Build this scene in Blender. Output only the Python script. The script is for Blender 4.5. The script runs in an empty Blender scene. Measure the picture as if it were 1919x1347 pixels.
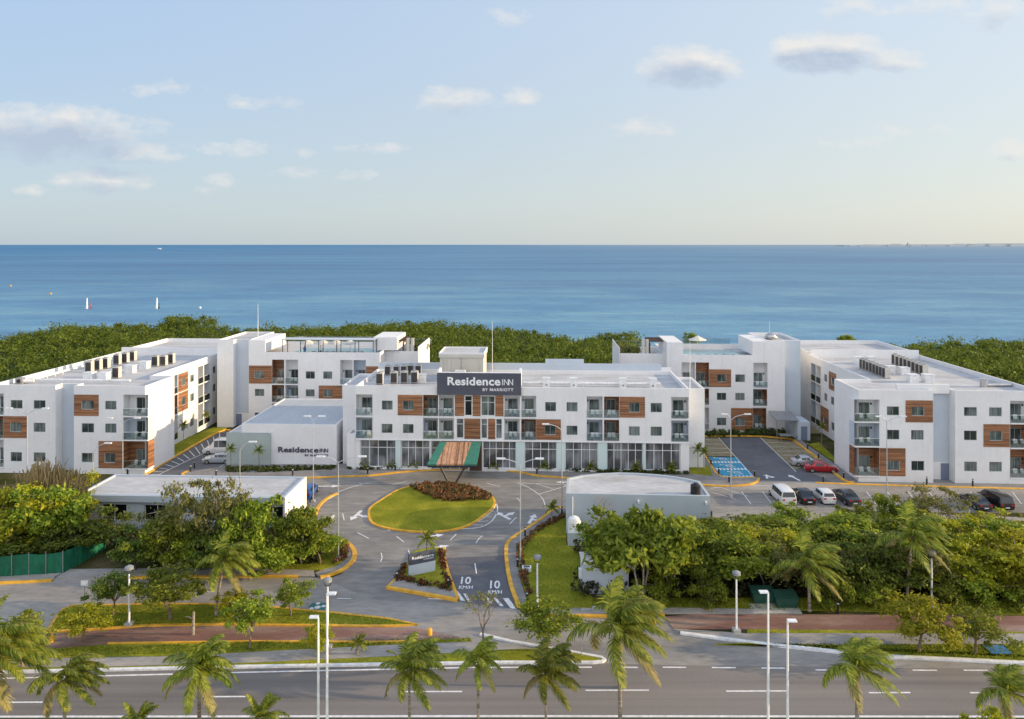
import bpy, math, random
import numpy as np
from mathutils import Vector, Matrix
R=math.radians
random.seed(7); rng=np.random.default_rng(7)
F=1350.0; CX=959.5; HY=458.0; H=32.0
TH=math.atan(55.5/1350); CT,ST=math.cos(TH),math.sin(TH)
sc=bpy.context.scene; COL=sc.collection

# ---------- placement helpers: camera calibration of the photograph ----------
def P(px,py,z=0.0):
    Y=F*(H-z)/(py-HY); return Vector(((px-CX)/F*Y,Y,z))
def PY(px,Y,z=0.0): return Vector(((px-CX)/F*Y,Y,z))
def zat(py,Y): return H-(py-HY)*Y/F
def u_at(px,v):
    k=(px-CX)/F; return v*(k*CT-ST)/(CT+k*ST)
def v_at(px,u):
    k=(px-CX)/F; return u*(CT+k*ST)/(k*CT-ST)
def W(u,v,z=0.0): return Vector((u*CT+v*ST,-u*ST+v*CT,z))
def UVp(px,py,z=0.0):
    p=P(px,py,z); return (p.x*CT-p.y*ST,p.x*ST+p.y*CT)

# ---------- materials ----------
MT={}
def newmat(n):
    m=bpy.data.materials.new(n); m.use_nodes=True; nt=m.node_tree
    b=nt.nodes['Principled BSDF']; MT[n]=m; return m,nt,b
def N(nt,t,**k):
    n=nt.nodes.new(t)
    for a,v in k.items():
        if a[0]=='i' and a[1:].isdigit(): n.inputs[int(a[1:])].default_value=v
        else: setattr(n,a,v)
    return n
def ramp(nt,stops,fac):
    r=N(nt,'ShaderNodeValToRGB'); e=r.color_ramp.elements
    while len(e)<len(stops): e.new(0.5)
    for i,(p,c) in enumerate(stops):
        e[i].position=p; e[i].color=(c[0],c[1],c[2],1)
    nt.links.new(fac,r.inputs[0]); return r.outputs[0]
def coords(nt,scale=(1,1,1),obj=False):
    if obj: o=N(nt,'ShaderNodeTexCoord').outputs['Object']
    else: o=N(nt,'ShaderNodeNewGeometry').outputs['Position']
    mp=N(nt,'ShaderNodeMapping'); mp.inputs['Scale'].default_value=scale
    nt.links.new(o,mp.inputs[0]); return mp.outputs[0]
def noise(nt,vec,scale,detail=4,rough=.55,dist=0):
    n=N(nt,'ShaderNodeTexNoise'); n.inputs['Scale'].default_value=scale
    n.inputs['Detail'].default_value=detail; n.inputs['Roughness'].default_value=rough
    n.inputs['Distortion'].default_value=dist
    nt.links.new(vec,n.inputs['Vector']); return n.outputs[0]
def mixc(nt,fac,a,b,mode='MIX'):
    m=N(nt,'ShaderNodeMix',data_type='RGBA',blend_type=mode)
    for i,x in ((0,fac),(6,a),(7,b)):
        if isinstance(x,(int,float)): m.inputs[i].default_value=x
        elif isinstance(x,tuple): m.inputs[i].default_value=(x[0],x[1],x[2],1)
        else: nt.links.new(x,m.inputs[i])
    return m.outputs[2]
def mat_noise(n,stops,scale=1,sv=(1,1,1),rough=.8,detail=5,bump=0,bscale=20,spec=.3,obj=False,second=None,metal=0):
    m,nt,b=newmat(n); v=coords(nt,sv,obj)
    col=ramp(nt,stops,noise(nt,v,scale,detail))
    if second:
        sc2,lo,hi=second
        g=ramp(nt,[(.3,(lo,)*3),(.7,(hi,)*3)],noise(nt,v,sc2,3))
        col=mixc(nt,1.0,col,g,'MULTIPLY')
    nt.links.new(col,b.inputs['Base Color']); b.inputs['Roughness'].default_value=rough
    b.inputs['Specular IOR Level'].default_value=spec; b.inputs['Metallic'].default_value=metal
    if bump:
        bp=N(nt,'ShaderNodeBump'); bp.inputs['Strength'].default_value=bump; bp.inputs['Distance'].default_value=.05
        nt.links.new(noise(nt,v,bscale,3),bp.inputs['Height']); nt.links.new(bp.outputs[0],b.inputs['Normal'])
    return m
def flat(n,c,rough=.6,metal=0,spec=.4,var=.12,scale=2.0):
    lo=tuple(x*(1-var) for x in c); hi=tuple(min(1,x*(1+var)) for x in c)
    return mat_noise(n,[(.35,lo),(.65,hi)],scale,rough=rough,metal=metal,spec=spec)

m=mat_noise('white_render',[(.3,(.73,.73,.735)),(.7,(.80,.80,.80))],.35,rough=.85,second=(2.5,.95,1.0))
nt=m.node_tree; b=nt.nodes['Principled BSDF']; src=b.inputs['Base Color'].links[0].from_socket
st_=ramp(nt,[(.30,(.945,.94,.93)),(.46,(1,1,1))],noise(nt,coords(nt,(1.6,1.6,.09)),1.0,5,.6)); nt.links.new(mixc(nt,1.0,src,st_,'MULTIPLY'),b.inputs['Base Color'])
mat_noise('grey_render',[(.3,(.40,.46,.50)),(.7,(.45,.51,.55))],.4,rough=.85)
mat_noise('pale_grey_render',[(.3,(.47,.53,.60)),(.7,(.52,.58,.65))],.4,rough=.85)
mat_noise('beige_render',[(.3,(.50,.48,.42)),(.7,(.56,.54,.48))],.5,rough=.85)
mat_noise('green_grey_render',[(.3,(.36,.42,.41)),(.7,(.40,.46,.45))],.5,rough=.85)
mat_noise('aqua_panel',[(.3,(.56,.68,.68)),(.7,(.60,.73,.73))],.5,rough=.3)
mat_noise('roof_membrane',[(.28,(.40,.39,.38)),(.42,(.48,.485,.49)),(.55,(.54,.55,.565)),(.7,(.60,.61,.625))],.16,sv=(1,2.6,1),rough=.9,detail=8,second=(1.2,.80,1.0))
mat_noise('blue_roof',[(.3,(.42,.46,.50)),(.7,(.48,.52,.56))],.3,sv=(2.5,.5,1),rough=.8,second=(1.5,.9,1.0))
mat_noise('sign_slate',[(.3,(.075,.08,.105)),(.7,(.09,.095,.12))],.6,rough=.6)
mat_noise('door_blue',[(.3,(.16,.20,.28)),(.7,(.18,.22,.31))],1,rough=.6)
# wood cladding: horizontal boards
def wood(n,a,b_,boards=6.5,vert=False):
    m,nt,b=newmat(n)
    v=coords(nt,(.35,.35,boards) if not vert else (5,.4,5),False)
    n1=noise(nt,v,1.0,5,.65,.3)
    col=ramp(nt,[(.25,a),(.45,tuple((x+y)/2 for x,y in zip(a,b_))),(.62,b_),(.75,tuple(x*1.25 for x in b_))],n1)
    v2=coords(nt,(.01,.01,boards*.9) if not vert else (4,.01,.01))
    n2=noise(nt,v2,1.3,1)
    col=mixc(nt,1.0,col,ramp(nt,[(.38,(.45,.45,.45)),(.52,(1,1,1))],n2),'MULTIPLY')
    nt.links.new(col,b.inputs['Base Color']); b.inputs['Roughness'].default_value=.55; return m
wood('wood_cladding',(.11,.045,.02),(.42,.19,.085))
wood('canopy_wood',(.30,.15,.08),(.62,.36,.22),5,True)
flat('wood_dark',(.09,.05,.035)); flat('canopy_green',(.05,.20,.15),.5)
# panes with curtains behind
def pane(n,lo,hi,fold):
    m,nt,b=newmat(n); v=coords(nt,(fold,fold,.25))
    n1=noise(nt,v,1.0,2,.5)
    v2=coords(nt,(.45,.45,.35)); n2=noise(nt,v2,1.0,1)
    col=mixc(nt,ramp(nt,[(.42,(0,0,0)),(.6,(1,1,1))],n2),ramp(nt,[(.3,lo),(.7,hi)],n1),tuple(x*.45 for x in lo))
    nt.links.new(col,b.inputs['Base Color']); b.inputs['Roughness'].default_value=.12
    b.inputs['Specular IOR Level'].default_value=.7; return m
pane('window_pane',(.07,.10,.098),(.24,.28,.26),7)
pane('lobby_glass',(.13,.15,.165),(.30,.32,.34),5)
pane('dark_glass',(.012,.018,.022),(.03,.04,.045),2)
m,nt,b=newmat('rail_glass')
tr=N(nt,'ShaderNodeBsdfTransparent'); tr.inputs[0].default_value=(.90,.95,.945,1)
gl=N(nt,'ShaderNodeBsdfGlossy'); gl.inputs[0].default_value=(.8,.9,.92,1); gl.inputs[1].default_value=.08
fr=N(nt,'ShaderNodeFresnel'); mx=N(nt,'ShaderNodeMixShader'); ad=N(nt,'ShaderNodeMath',operation='ADD'); ad.inputs[1].default_value=.07
nt.links.new(fr.outputs[0],ad.inputs[0]); nt.links.new(ad.outputs[0],mx.inputs[0])
nt.links.new(tr.outputs[0],mx.inputs[1]); nt.links.new(gl.outputs[0],mx.inputs[2])
nt.links.new(mx.outputs[0],nt.nodes['Material Output'].inputs[0])
flat('aluminium',(.30,.32,.32),.4,.2); flat('white_metal',(.72,.73,.73),.4); flat('dark_metal',(.03,.03,.035),.5)
flat('grey_metal',(.30,.31,.32),.45,.4); flat('ac_beige',(.55,.52,.47),.6); flat('ac_grille',(.05,.045,.045),.7)
flat('lamp_steel',(.52,.56,.60),.35,.5); flat('lamp_white',(.75,.77,.78),.4); flat('lens',(.6,.66,.72),.15)
flat('yellow_paint',(.70,.38,.04),.6,var=.2,scale=1.2); flat('white_paint',(.72,.72,.72),.7,var=.16,scale=3)
flat('concrete_pale',(.42,.41,.38),.9); flat('blue_paint',(.03,.26,.42),.6); flat('teal_paint',(.04,.16,.15),.6)
flat('letter_white',(.8,.82,.84),.5,var=.03); flat('letter_dark',(.07,.08,.11),.5,var=.03)
flat('umbrella_cloth',(.66,.63,.56),.9); flat('pool_water',(.22,.42,.44),.1); flat('bin_green',(.02,.075,.055),.5)
flat('blue_plastic',(.04,.19,.42),.4); flat('black_plastic',(.02,.02,.022),.5); flat('tank_white',(.74,.74,.72),.5)
flat('rubber',(.02,.02,.02),.8); flat('rim',(.45,.45,.46),.3,.7); flat('bark',(.20,.15,.11),.95,var=.3,scale=6)
flat('bark_pale',(.33,.28,.22),.95,var=.3,scale=6); flat('bark_dark',(.09,.07,.055),.95,var=.3,scale=6)
flat('red_lamp',(.45,.02,.02),.2); flat('head_lamp',(.75,.77,.78),.1); flat('car_glass',(.015,.02,.025),.06,spec=.8)
for n,c in (('car_white',(.74,.75,.75)),('car_black',(.018,.018,.02)),('car_silver',(.42,.45,.48)),('car_red',(.42,.012,.02)),('car_blue',(.02,.10,.38)),('car_grey',(.05,.055,.06))):
    flat(n,c,.25,.1 if 'white' in n else .3,.6,.04); MT[n].node_tree.nodes['Principled BSDF'].inputs['Coat Weight'].default_value=.6
# palm bark rings
m,nt,b=newmat('palm_bark'); v=coords(nt,(.6,.6,7)); nt.links.new(ramp(nt,[(.35,(.13,.10,.075)),(.6,(.34,.29,.23))],noise(nt,v,1.0,2)),b.inputs['Base Color']); b.inputs['Roughness'].default_value=.9
mat_noise('asphalt',[(.25,(.17,.162,.155)),(.45,(.235,.228,.218)),(.6,(.285,.27,.25)),(.75,(.33,.305,.27))],.11,sv=(.7,2.0,1),rough=.9,detail=9,second=(.8,.72,1.08),bump=.3,bscale=25)
mat_noise('asphalt_new',[(.3,(.095,.10,.115)),(.7,(.145,.148,.165))],.2,rough=.8,detail=7,second=(1.2,.85,1.05))
mat_noise('avenue_asphalt',[(.25,(.165,.150,.140)),(.5,(.21,.192,.178)),(.75,(.255,.232,.212))],.07,sv=(.35,2.2,1),rough=.85,detail=9,second=(14,.88,1.06),bump=.3,bscale=30)
nt=MT['avenue_asphalt'].node_tree; b=nt.nodes['Principled BSDF']; src=b.inputs['Base Color'].links[0].from_socket
bd=ramp(nt,[(.36,(.82,.82,.83)),(.5,(1,1,1)),(.66,(1.1,1.09,1.07))],noise(nt,coords(nt,(.012,.9,1)),1.0,3)); sp_=ramp(nt,[(.24,(.55,.55,.56)),(.31,(1,1,1))],noise(nt,coords(nt,(.5,.9,1)),1.0,3)); nt.links.new(mixc(nt,1.0,mixc(nt,1.0,src,bd,'MULTIPLY'),sp_,'MULTIPLY'),b.inputs['Base Color'])
mat_noise('old_concrete_road',[(.25,(.20,.195,.19)),(.5,(.30,.285,.265)),(.75,(.42,.39,.35))],.12,sv=(.7,1.8,1),rough=.9,detail=9,second=(1.4,.8,1.05),bump=.3,bscale=20)
mat_noise('paver_grey',[(.3,(.20,.195,.195)),(.7,(.29,.275,.265))],.6,rough=.9,detail=8,second=(3,.8,1.05))
mat_noise('sidewalk',[(.3,(.27,.26,.25)),(.7,(.42,.39,.355))],.35,sv=(.6,1.5,1),rough=.9,detail=8,second=(2.5,.8,1.05))
mat_noise('red_paving',[(.25,(.17,.075,.06)),(.45,(.23,.125,.10)),(.57,(.30,.20,.165)),(.72,(.38,.30,.25))],.16,sv=(.5,2.2,1),rough=.9,detail=9,second=(2.5,.75,1.05))
mat_noise('turf_paver',[(.35,(.20,.18,.08)),(.6,(.30,.25,.18))],1.2,rough=.95,detail=6,second=(6,.7,1.1))
mat_noise('lawn',[(.25,(.17,.19,.018)),(.5,(.24,.25,.025)),(.65,(.33,.315,.036)),(.8,(.40,.36,.06))],.35,rough=1,detail=9,spec=.05,second=(6,.65,1.15),bump=.9,bscale=9)
mat_noise('dirt_grass',[(.25,(.03,.035,.012)),(.45,(.06,.065,.02)),(.6,(.12,.10,.055)),(.8,(.18,.15,.09))],.30,rough=1,detail=9,spec=.05,second=(5,.6,1.15),bump=.9,bscale=8)
mat_noise('sand_ground',[(.3,(.24,.19,.11)),(.6,(.33,.27,.17)),(.8,(.2,.2,.07))],.4,rough=1,detail=7,second=(4,.8,1.1))
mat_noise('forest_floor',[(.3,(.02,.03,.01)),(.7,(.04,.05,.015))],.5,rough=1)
mat_noise('far_shore',[(.3,(.50,.55,.58)),(.7,(.60,.63,.64))],.01,rough=1)  # pale blue-grey: distance haze painted into the shore colour
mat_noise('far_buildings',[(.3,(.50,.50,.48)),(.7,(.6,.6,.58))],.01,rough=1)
m=mat_noise('fence_green',[(.3,(.008,.10,.055)),(.7,(.012,.17,.09))],.8,sv=(1,1,.4),rough=.6,second=(4,.7,1.1))
def leafmat(n,stops,trans=.35):
    m,nt,b=newmat(n); g=N(nt,'ShaderNodeNewGeometry'); oi=N(nt,'ShaderNodeObjectInfo')
    v=coords(nt); n1=noise(nt,v,.55,2)
    a=N(nt,'ShaderNodeMath',operation='MULTIPLY_ADD'); a.inputs[1].default_value=.5; nt.links.new(g.outputs['Random Per Island'],a.inputs[0])
    s2=N(nt,'ShaderNodeMath',operation='MULTIPLY'); s2.inputs[1].default_value=.55; nt.links.new(n1,s2.inputs[0]); nt.links.new(s2.outputs[0],a.inputs[2])
    col=ramp(nt,stops,a.outputs[0])
    hs=N(nt,'ShaderNodeHueSaturation'); q=N(nt,'ShaderNodeMapRange'); q.inputs[3].default_value=.75; q.inputs[4].default_value=1.25
    nt.links.new(oi.outputs['Random'],q.inputs[0]); nt.links.new(q.outputs[0],hs.inputs['Value']); nt.links.new(col,hs.inputs['Color'])
    q2=N(nt,'ShaderNodeMapRange'); q2.inputs[3].default_value=.485; q2.inputs[4].default_value=.51
    nt.links.new(oi.outputs['Random'],q2.inputs[0]); nt.links.new(q2.outputs[0],hs.inputs['Hue'])
    nt.links.new(hs.outputs[0],b.inputs['Base Color']); b.inputs['Roughness'].default_value=.55; b.inputs['Specular IOR Level'].default_value=.25
    tl=N(nt,'ShaderNodeBsdfTranslucent'); nt.links.new(hs.outputs[0],tl.inputs[0])
    mx=N(nt,'ShaderNodeMixShader'); mx.inputs[0].default_value=trans
    nt.links.new(b.outputs[0],mx.inputs[1]); nt.links.new(tl.outputs[0],mx.inputs[2]); nt.links.new(mx.outputs[0],nt.nodes['Material Output'].inputs[0])
    return m
leafmat('leaf_mid',[(.15,(.065,.10,.012)),(.45,(.17,.235,.024)),(.8,(.36,.41,.04))],.45)
leafmat('leaf_dark',[(.15,(.045,.07,.016)),(.45,(.10,.15,.024)),(.8,(.21,.26,.035))],.4)
leafmat('leaf_yellow',[(.15,(.14,.16,.012)),(.45,(.30,.33,.02)),(.8,(.50,.48,.03))],.45)
leafmat('leaf_olive',[(.15,(.09,.11,.03)),(.45,(.18,.20,.05)),(.8,(.30,.29,.09))],.4)
leafmat('mangrove',[(.15,(.055,.095,.014)),(.45,(.125,.20,.022)),(.8,(.22,.30,.034))],.4)
leafmat('palm_leaf',[(.15,(.05,.085,.012)),(.45,(.15,.20,.022)),(.8,(.38,.39,.05))],.4)
leafmat('palm_leaf_dry',[(.15,(.16,.15,.04)),(.85,(.42,.36,.14))],.4)
leafmat('hedge_leaf',[(.15,(.05,.06,.015)),(.45,(.10,.09,.03)),(.6,(.20,.06,.03)),(.85,(.27,.12,.06))],.2)
leafmat('low_green',[(.15,(.025,.04,.012)),(.5,(.06,.085,.02)),(.85,(.12,.15,.04))],.2)
leafmat('undergrowth',[(.15,(.02,.022,.010)),(.5,(.035,.04,.015)),(.85,(.06,.055,.03))],.15)  # very dark albedo: deep shade beneath the trees painted into the leaves
leafmat('dry_reed',[(.15,(.20,.15,.06)),(.85,(.42,.33,.17))],.3)
# sea
m,nt,b=newmat('sea_water')
v=coords(nt,(.0016,.009,1)); big=noise(nt,v,1.0,5,.55)
geo=N(nt,'ShaderNodeNewGeometry'); sx=N(nt,'ShaderNodeSeparateXYZ'); nt.links.new(geo.outputs['Position'],sx.inputs[0])
mr=N(nt,'ShaderNodeMapRange'); mr.inputs[1].default_value=200; mr.inputs[2].default_value=900; nt.links.new(sx.outputs[1],mr.inputs[0])
deep=ramp(nt,[(.36,(.018,.120,.275)),(.5,(.030,.165,.33)),(.64,(.055,.215,.37))],big)
shal=ramp(nt,[(.35,(.045,.19,.365)),(.5,(.080,.265,.43)),(.68,(.18,.39,.48))],noise(nt,coords(nt,(.012,.03,1)),1.0,5))
col=mixc(nt,mr.outputs[0],shal,deep)
wv=ramp(nt,[(.32,(.74,.77,.82)),(.5,(1,1,1)),(.68,(1.28,1.22,1.16))],noise(nt,coords(nt,(.10,.34,1)),1.0,6,.65))
col=mixc(nt,1.0,col,wv,'MULTIPLY')
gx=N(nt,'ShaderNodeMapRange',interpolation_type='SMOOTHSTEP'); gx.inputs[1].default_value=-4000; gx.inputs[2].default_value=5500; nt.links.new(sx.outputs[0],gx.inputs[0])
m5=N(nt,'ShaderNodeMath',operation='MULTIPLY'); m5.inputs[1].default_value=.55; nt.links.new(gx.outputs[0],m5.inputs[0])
col=mixc(nt,m5.outputs[0],col,(.30,.375,.42))  # base colour pales toward the right: sun glitter and haze painted in
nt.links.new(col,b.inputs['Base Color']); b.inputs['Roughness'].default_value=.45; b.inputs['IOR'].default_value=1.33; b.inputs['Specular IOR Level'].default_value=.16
bp=N(nt,'ShaderNodeBump'); bp.inputs['Strength'].default_value=.8; bp.inputs['Distance'].default_value=.8
nt.links.new(noise(nt,coords(nt,(.18,.5,1)),1.0,5,.6),bp.inputs['Height']); nt.links.new(bp.outputs[0],b.inputs['Normal'])

# ---------- mesh builder ----------
class MB:
    def __init__(s): s.v=[];s.f=[];s.m=[];s.mats=[];s.cur=0
    def mat(s,n):
        if n not in s.mats: s.mats.append(n)
        s.cur=s.mats.index(n); return s
    def face(s,pts):
        i=len(s.v); s.v+= [tuple(p) for p in pts]; s.f.append(list(range(i,i+len(pts)))); s.m.append(s.cur)
    def box(s,x0,x1,y0,y1,z0,z1):
        i=len(s.v); s.v+=[(x0,y0,z0),(x1,y0,z0),(x1,y1,z0),(x0,y1,z0),(x0,y0,z1),(x1,y0,z1),(x1,y1,z1),(x0,y1,z1)]
        for f in ((3,2,1,0),(4,5,6,7),(0,1,5,4),(1,2,6,5),(2,3,7,6),(3,0,4,7)): s.f.append([i+k for k in f]); s.m.append(s.cur)
    def obox(s,pt,t0,t1,n0,n1,z0,z1):
        i=len(s.v); s.v+=[tuple(pt(t,n,z)) for z in (z0,z1) for (t,n) in ((t0,n1),(t1,n1),(t1,n0),(t0,n0))]
        for f in ((3,2,1,0),(4,5,6,7),(0,1,5,4),(1,2,6,5),(2,3,7,6),(3,0,4,7)): s.f.append([i+k for k in f]); s.m.append(s.cur)
    def tube(s,pts,rs,n=8,cap=True):
        pts=[Vector(p) for p in pts]; rings=[]
        if isinstance(rs,(int,float)): rs=[rs]*len(pts)
        for k,p in enumerate(pts):
            d=(pts[min(k+1,len(pts)-1)]-pts[max(k-1,0)]).normalized()
            a=d.cross(Vector((0,0,1)) if abs(d.z)<.9 else Vector((1,0,0))).normalized(); b=d.cross(a)
            i=len(s.v); rings.append(i)
            for j in range(n):
                q=2*math.pi*j/n; s.v.append(tuple(p+(a*math.cos(q)+b*math.sin(q))*rs[k]))
        for k in range(len(pts)-1):
            for j in range(n):
                a,b=rings[k],rings[k+1]; s.f.append([a+j,b+j,b+(j+1)%n,a+(j+1)%n]); s.m.append(s.cur)
        if cap:
            s.f.append([rings[0]+j for j in range(n)]); s.m.append(s.cur)
            s.f.append([rings[-1]+j for j in range(n)][::-1]); s.m.append(s.cur)
    def prism(s,poly,z0,z1):
        n=len(poly); i=len(s.v); s.v+=[(p[0],p[1],z0) for p in poly]+[(p[0],p[1],z1) for p in poly]
        s.f.append([i+k for k in range(n)][::-1]); s.m.append(s.cur); s.f.append([i+n+k for k in range(n)]); s.m.append(s.cur)
        for k in range(n): s.f.append([i+k,i+(k+1)%n,i+n+(k+1)%n,i+n+k]); s.m.append(s.cur)
    def ball(s,c,r,n=10,m=6,sz=1):
        for a in range(m):
            for b in range(n):
                q=[]
                for (da,db) in ((0,0),(0,1),(1,1),(1,0)):
                    th=math.pi*(a+da)/m; ph=2*math.pi*(b+db)/n
                    q.append((c[0]+r*math.sin(th)*math.cos(ph),c[1]+r*math.sin(th)*math.sin(ph),c[2]+r*sz*math.cos(th)))
                s.face(q[::-1])
    def mesh(s,name,off=(0,0,0)):
        me=bpy.data.meshes.new(name); me.from_pydata([(a-off[0],b-off[1],c-off[2]) for a,b,c in s.v],[],s.f)
        for mn in s.mats: me.materials.append(MT[mn])
        me.polygons.foreach_set('material_index',s.m); me.update(); return me
    def build(s,name,parent=None,off=(0,0,0),smooth=False):
        me=s.mesh(name,off)
        if smooth:
            for p in me.polygons: p.use_smooth=True
        return link(name,me,parent)
def link(name,data,parent=None):
    o=bpy.data.objects.new(name,data); COL.objects.link(o)
    if parent: o.parent=parent
    return o
def tag(o,label=None,cat=None,group=None,kind=None):
    if label: o['label']=label
    if cat: o['category']=cat
    if group: o['group']=group
    if kind: o['kind']=kind
    return o
def empty(name,loc,rz=0,label=None,cat=None,group=None):
    o=bpy.data.objects.new(name,None); COL.objects.link(o); o.location=loc; o.rotation_euler=(0,0,rz)
    o.empty_display_size=.2
    return tag(o,label,cat,group)
KIDS={}
def dup(root,loc,rz=0,scale=None,label=None,group=None,first=False):
    if first: r=root
    else:
        r=root.copy(); COL.objects.link(r)
        for ch in KIDS.get(root.name,[]) or [x for x in bpy.data.objects if x.parent==root]:
            c=ch.copy(); COL.objects.link(c); c.parent=r
            for g in [x for x in bpy.data.objects if x.parent==ch]:
                d=g.copy(); COL.objects.link(d); d.parent=c
    r.location=loc; r.rotation_euler=(0,0,rz)
    if scale: r.scale=scale
    if label: r['label']=label
    if group: r['group']=group
    return r
class Placer:
    def __init__(s,root): s.r=root; s.used=False; s.kids=None
    def __call__(s,loc,rz=0,scale=None,label=None,group=None):
        if s.kids is None:
            s.kids=[(c,[g for g in bpy.data.objects if g.parent==c]) for c in bpy.data.objects if c.parent==s.r]
        if not s.used: r=s.r; s.used=True
        else:
            r=s.r.copy(); COL.objects.link(r)
            for c,gs in s.kids:
                q=c.copy(); COL.objects.link(q); q.parent=r
                for g in gs:
                    d=g.copy(); COL.objects.link(d); d.parent=q
        r.location=loc; r.rotation_euler=(0,0,rz)
        r.scale=scale or (1,1,1)
        if label: r['label']=label
        if group: r['group']=group
        return r
ORD=['first','second','third','fourth','fifth','sixth','seventh','eighth','ninth','tenth','eleventh','twelfth','thirteenth','fourteenth','fifteenth','sixteenth','seventeenth','eighteenth','nineteenth','twentieth']

def np_quads(name,V,mats,parent=None,mi=None,smooth=False,build=True):
    # V: (n,4,3)
    n=V.shape[0]; me=bpy.data.meshes.new(name)
    me.vertices.add(n*4); me.vertices.foreach_set('co',V.reshape(-1).astype(np.float32))
    me.loops.add(n*4); me.loops.foreach_set('vertex_index',np.arange(n*4,dtype=np.int32))
    me.polygons.add(n); me.polygons.foreach_set('loop_start',np.arange(0,n*4,4,dtype=np.int32))
    for mn in mats: me.materials.append(MT[mn])
    if mi is not None: me.polygons.foreach_set('material_index',mi.astype(np.int32))
    me.update(calc_edges=True); me.validate()
    return link(name,me,parent) if build else me
def leaves(cent,rad,n,size,elong=1.6,shell=.55,up=0.0):
    """n leaf quads spread over each ellipsoid (cent: k,3; rad: k,3)"""
    cent=np.asarray(cent,float); rad=np.asarray(rad,float); k=len(cent)
    idx=np.repeat(np.arange(k),n); m=len(idx)
    d=rng.normal(size=(m,3)); d/=np.linalg.norm(d,axis=1)[:,None]
    r=shell+(1-shell)*rng.random(m)**.6; r*=1+.18*rng.normal(size=m)*(rng.random(m)<.3)
    c=cent[idx]+d*rad[idx]*r[:,None]
    nrm=d*.8+rng.normal(size=(m,3))*.6; nrm[:,2]+=up; nrm/=np.linalg.norm(nrm,axis=1)[:,None]
    t=rng.normal(size=(m,3)); a=np.cross(nrm,t); a/=np.linalg.norm(a,axis=1)[:,None]; b=np.cross(nrm,a)
    s=size*(.6+.8*rng.random(m))[:,None]; a=a*s*.5; b=b*s*.5*elong
    return np.stack([c-b,c+a*1.0-b*.1,c+b,c-a-b*.1],axis=1)

# ---------- text ----------
def text_polys(body,bold=.0,space=1.0):
    cu=bpy.data.curves.new('t','FONT'); cu.body=body; cu.offset=bold; cu.space_character=space; cu.resolution_u=3
    ob=bpy.data.objects.new('t',cu); COL.objects.link(ob); dg=bpy.context.evaluated_depsgraph_get()
    me=bpy.data.meshes.new_from_object(ob.evaluated_get(dg)); V=[tuple(v.co) for v in me.vertices]; Fc=[list(p.vertices) for p in me.polygons]
    bpy.data.objects.remove(ob); bpy.data.curves.remove(cu); bpy.data.meshes.remove(me)
    a=np.array(V); a[:,0]-=a[:,0].min(); w=a[:,0].max(); y0=a[:,1].min(); a[:,1]-=y0; h=a[:,1].max()
    return a,Fc,w,h
def add_text(mb,body,x0,x1,z0,z1,place,bold=0,space=1.0,thick=None,serif=False):
    a,Fc,w,h=text_polys(body,bold,space)
    i=len(mb.v)
    for p in a: mb.v.append(tuple(place(x0+(x1-x0)*p[0]/w, z0+(z1-z0)*p[1]/h, 0)))
    for f in Fc: mb.f.append([i+k for k in f]); mb.m.append(mb.cur)
    if thick:
        j=len(mb.v)
        for p in a: mb.v.append(tuple(place(x0+(x1-x0)*p[0]/w, z0+(z1-z0)*p[1]/h, -thick)))
        from collections import Counter
        cnt=Counter()
        for f in Fc:
            for k in range(len(f)): cnt[frozenset((f[k],f[(k+1)%len(f)]))]+=1
        for f in Fc:
            for k in range(len(f)):
                p,q=f[k],f[(k+1)%len(f)]
                if cnt[frozenset((p,q))]==1: mb.f.append([i+q,i+p,j+p,j+q]); mb.m.append(mb.cur)
def residence_text(mb,x0,x1,z0,z1,place,thick=.08):
    W_=x1-x0; Hh=z1-z0
    xr=x0+W_*.805; zt=z0+Hh*.40
    add_text(mb,'Residence',x0,xr,zt,z1,place,.028,1.04,thick)
    lw=Hh*.055; x=xr+W_*.03; zc=z0+Hh*.44; zh=z1-Hh*.14
    def bar(xa,za,xb,zb,t=.012*W_):
        q=[(xa-t/2,za),(xa+t/2,za),(xb+t/2,zb),(xb-t/2,zb)]
        mb.face([place(p[0],p[1],0) for p in q]); 
        mb.face([place(q[k][0],q[k][1],-thick) for k in (0,3,2,1)])
        for k in range(4):
            p,r=q[k],q[(k+1)%4]; mb.face([place(r[0],r[1],0),place(p[0],p[1],0),place(p[0],p[1],-thick),place(r[0],r[1],-thick)])
    g=(x1-x-.01*W_); bar(x,zc,x,zh)
    a0=x+g*.17; a1=x+g*.56; a2=x+g*.64; a3=x+g*1.0
    bar(a0,zc,a0,zh); bar(a0,zh,a1,zc); bar(a1,zc,a1,zh)
    bar(a2,zc,a2,zh); bar(a2,zh,a3,zc); bar(a3,zc,a3,zh)
    # small serifs on the R, d and n stems
    add_text(mb,'BY MARRIOTT',x0+W_*.535,x1,z0,z0+Hh*.21,place,.014,1.12,thick)

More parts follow.
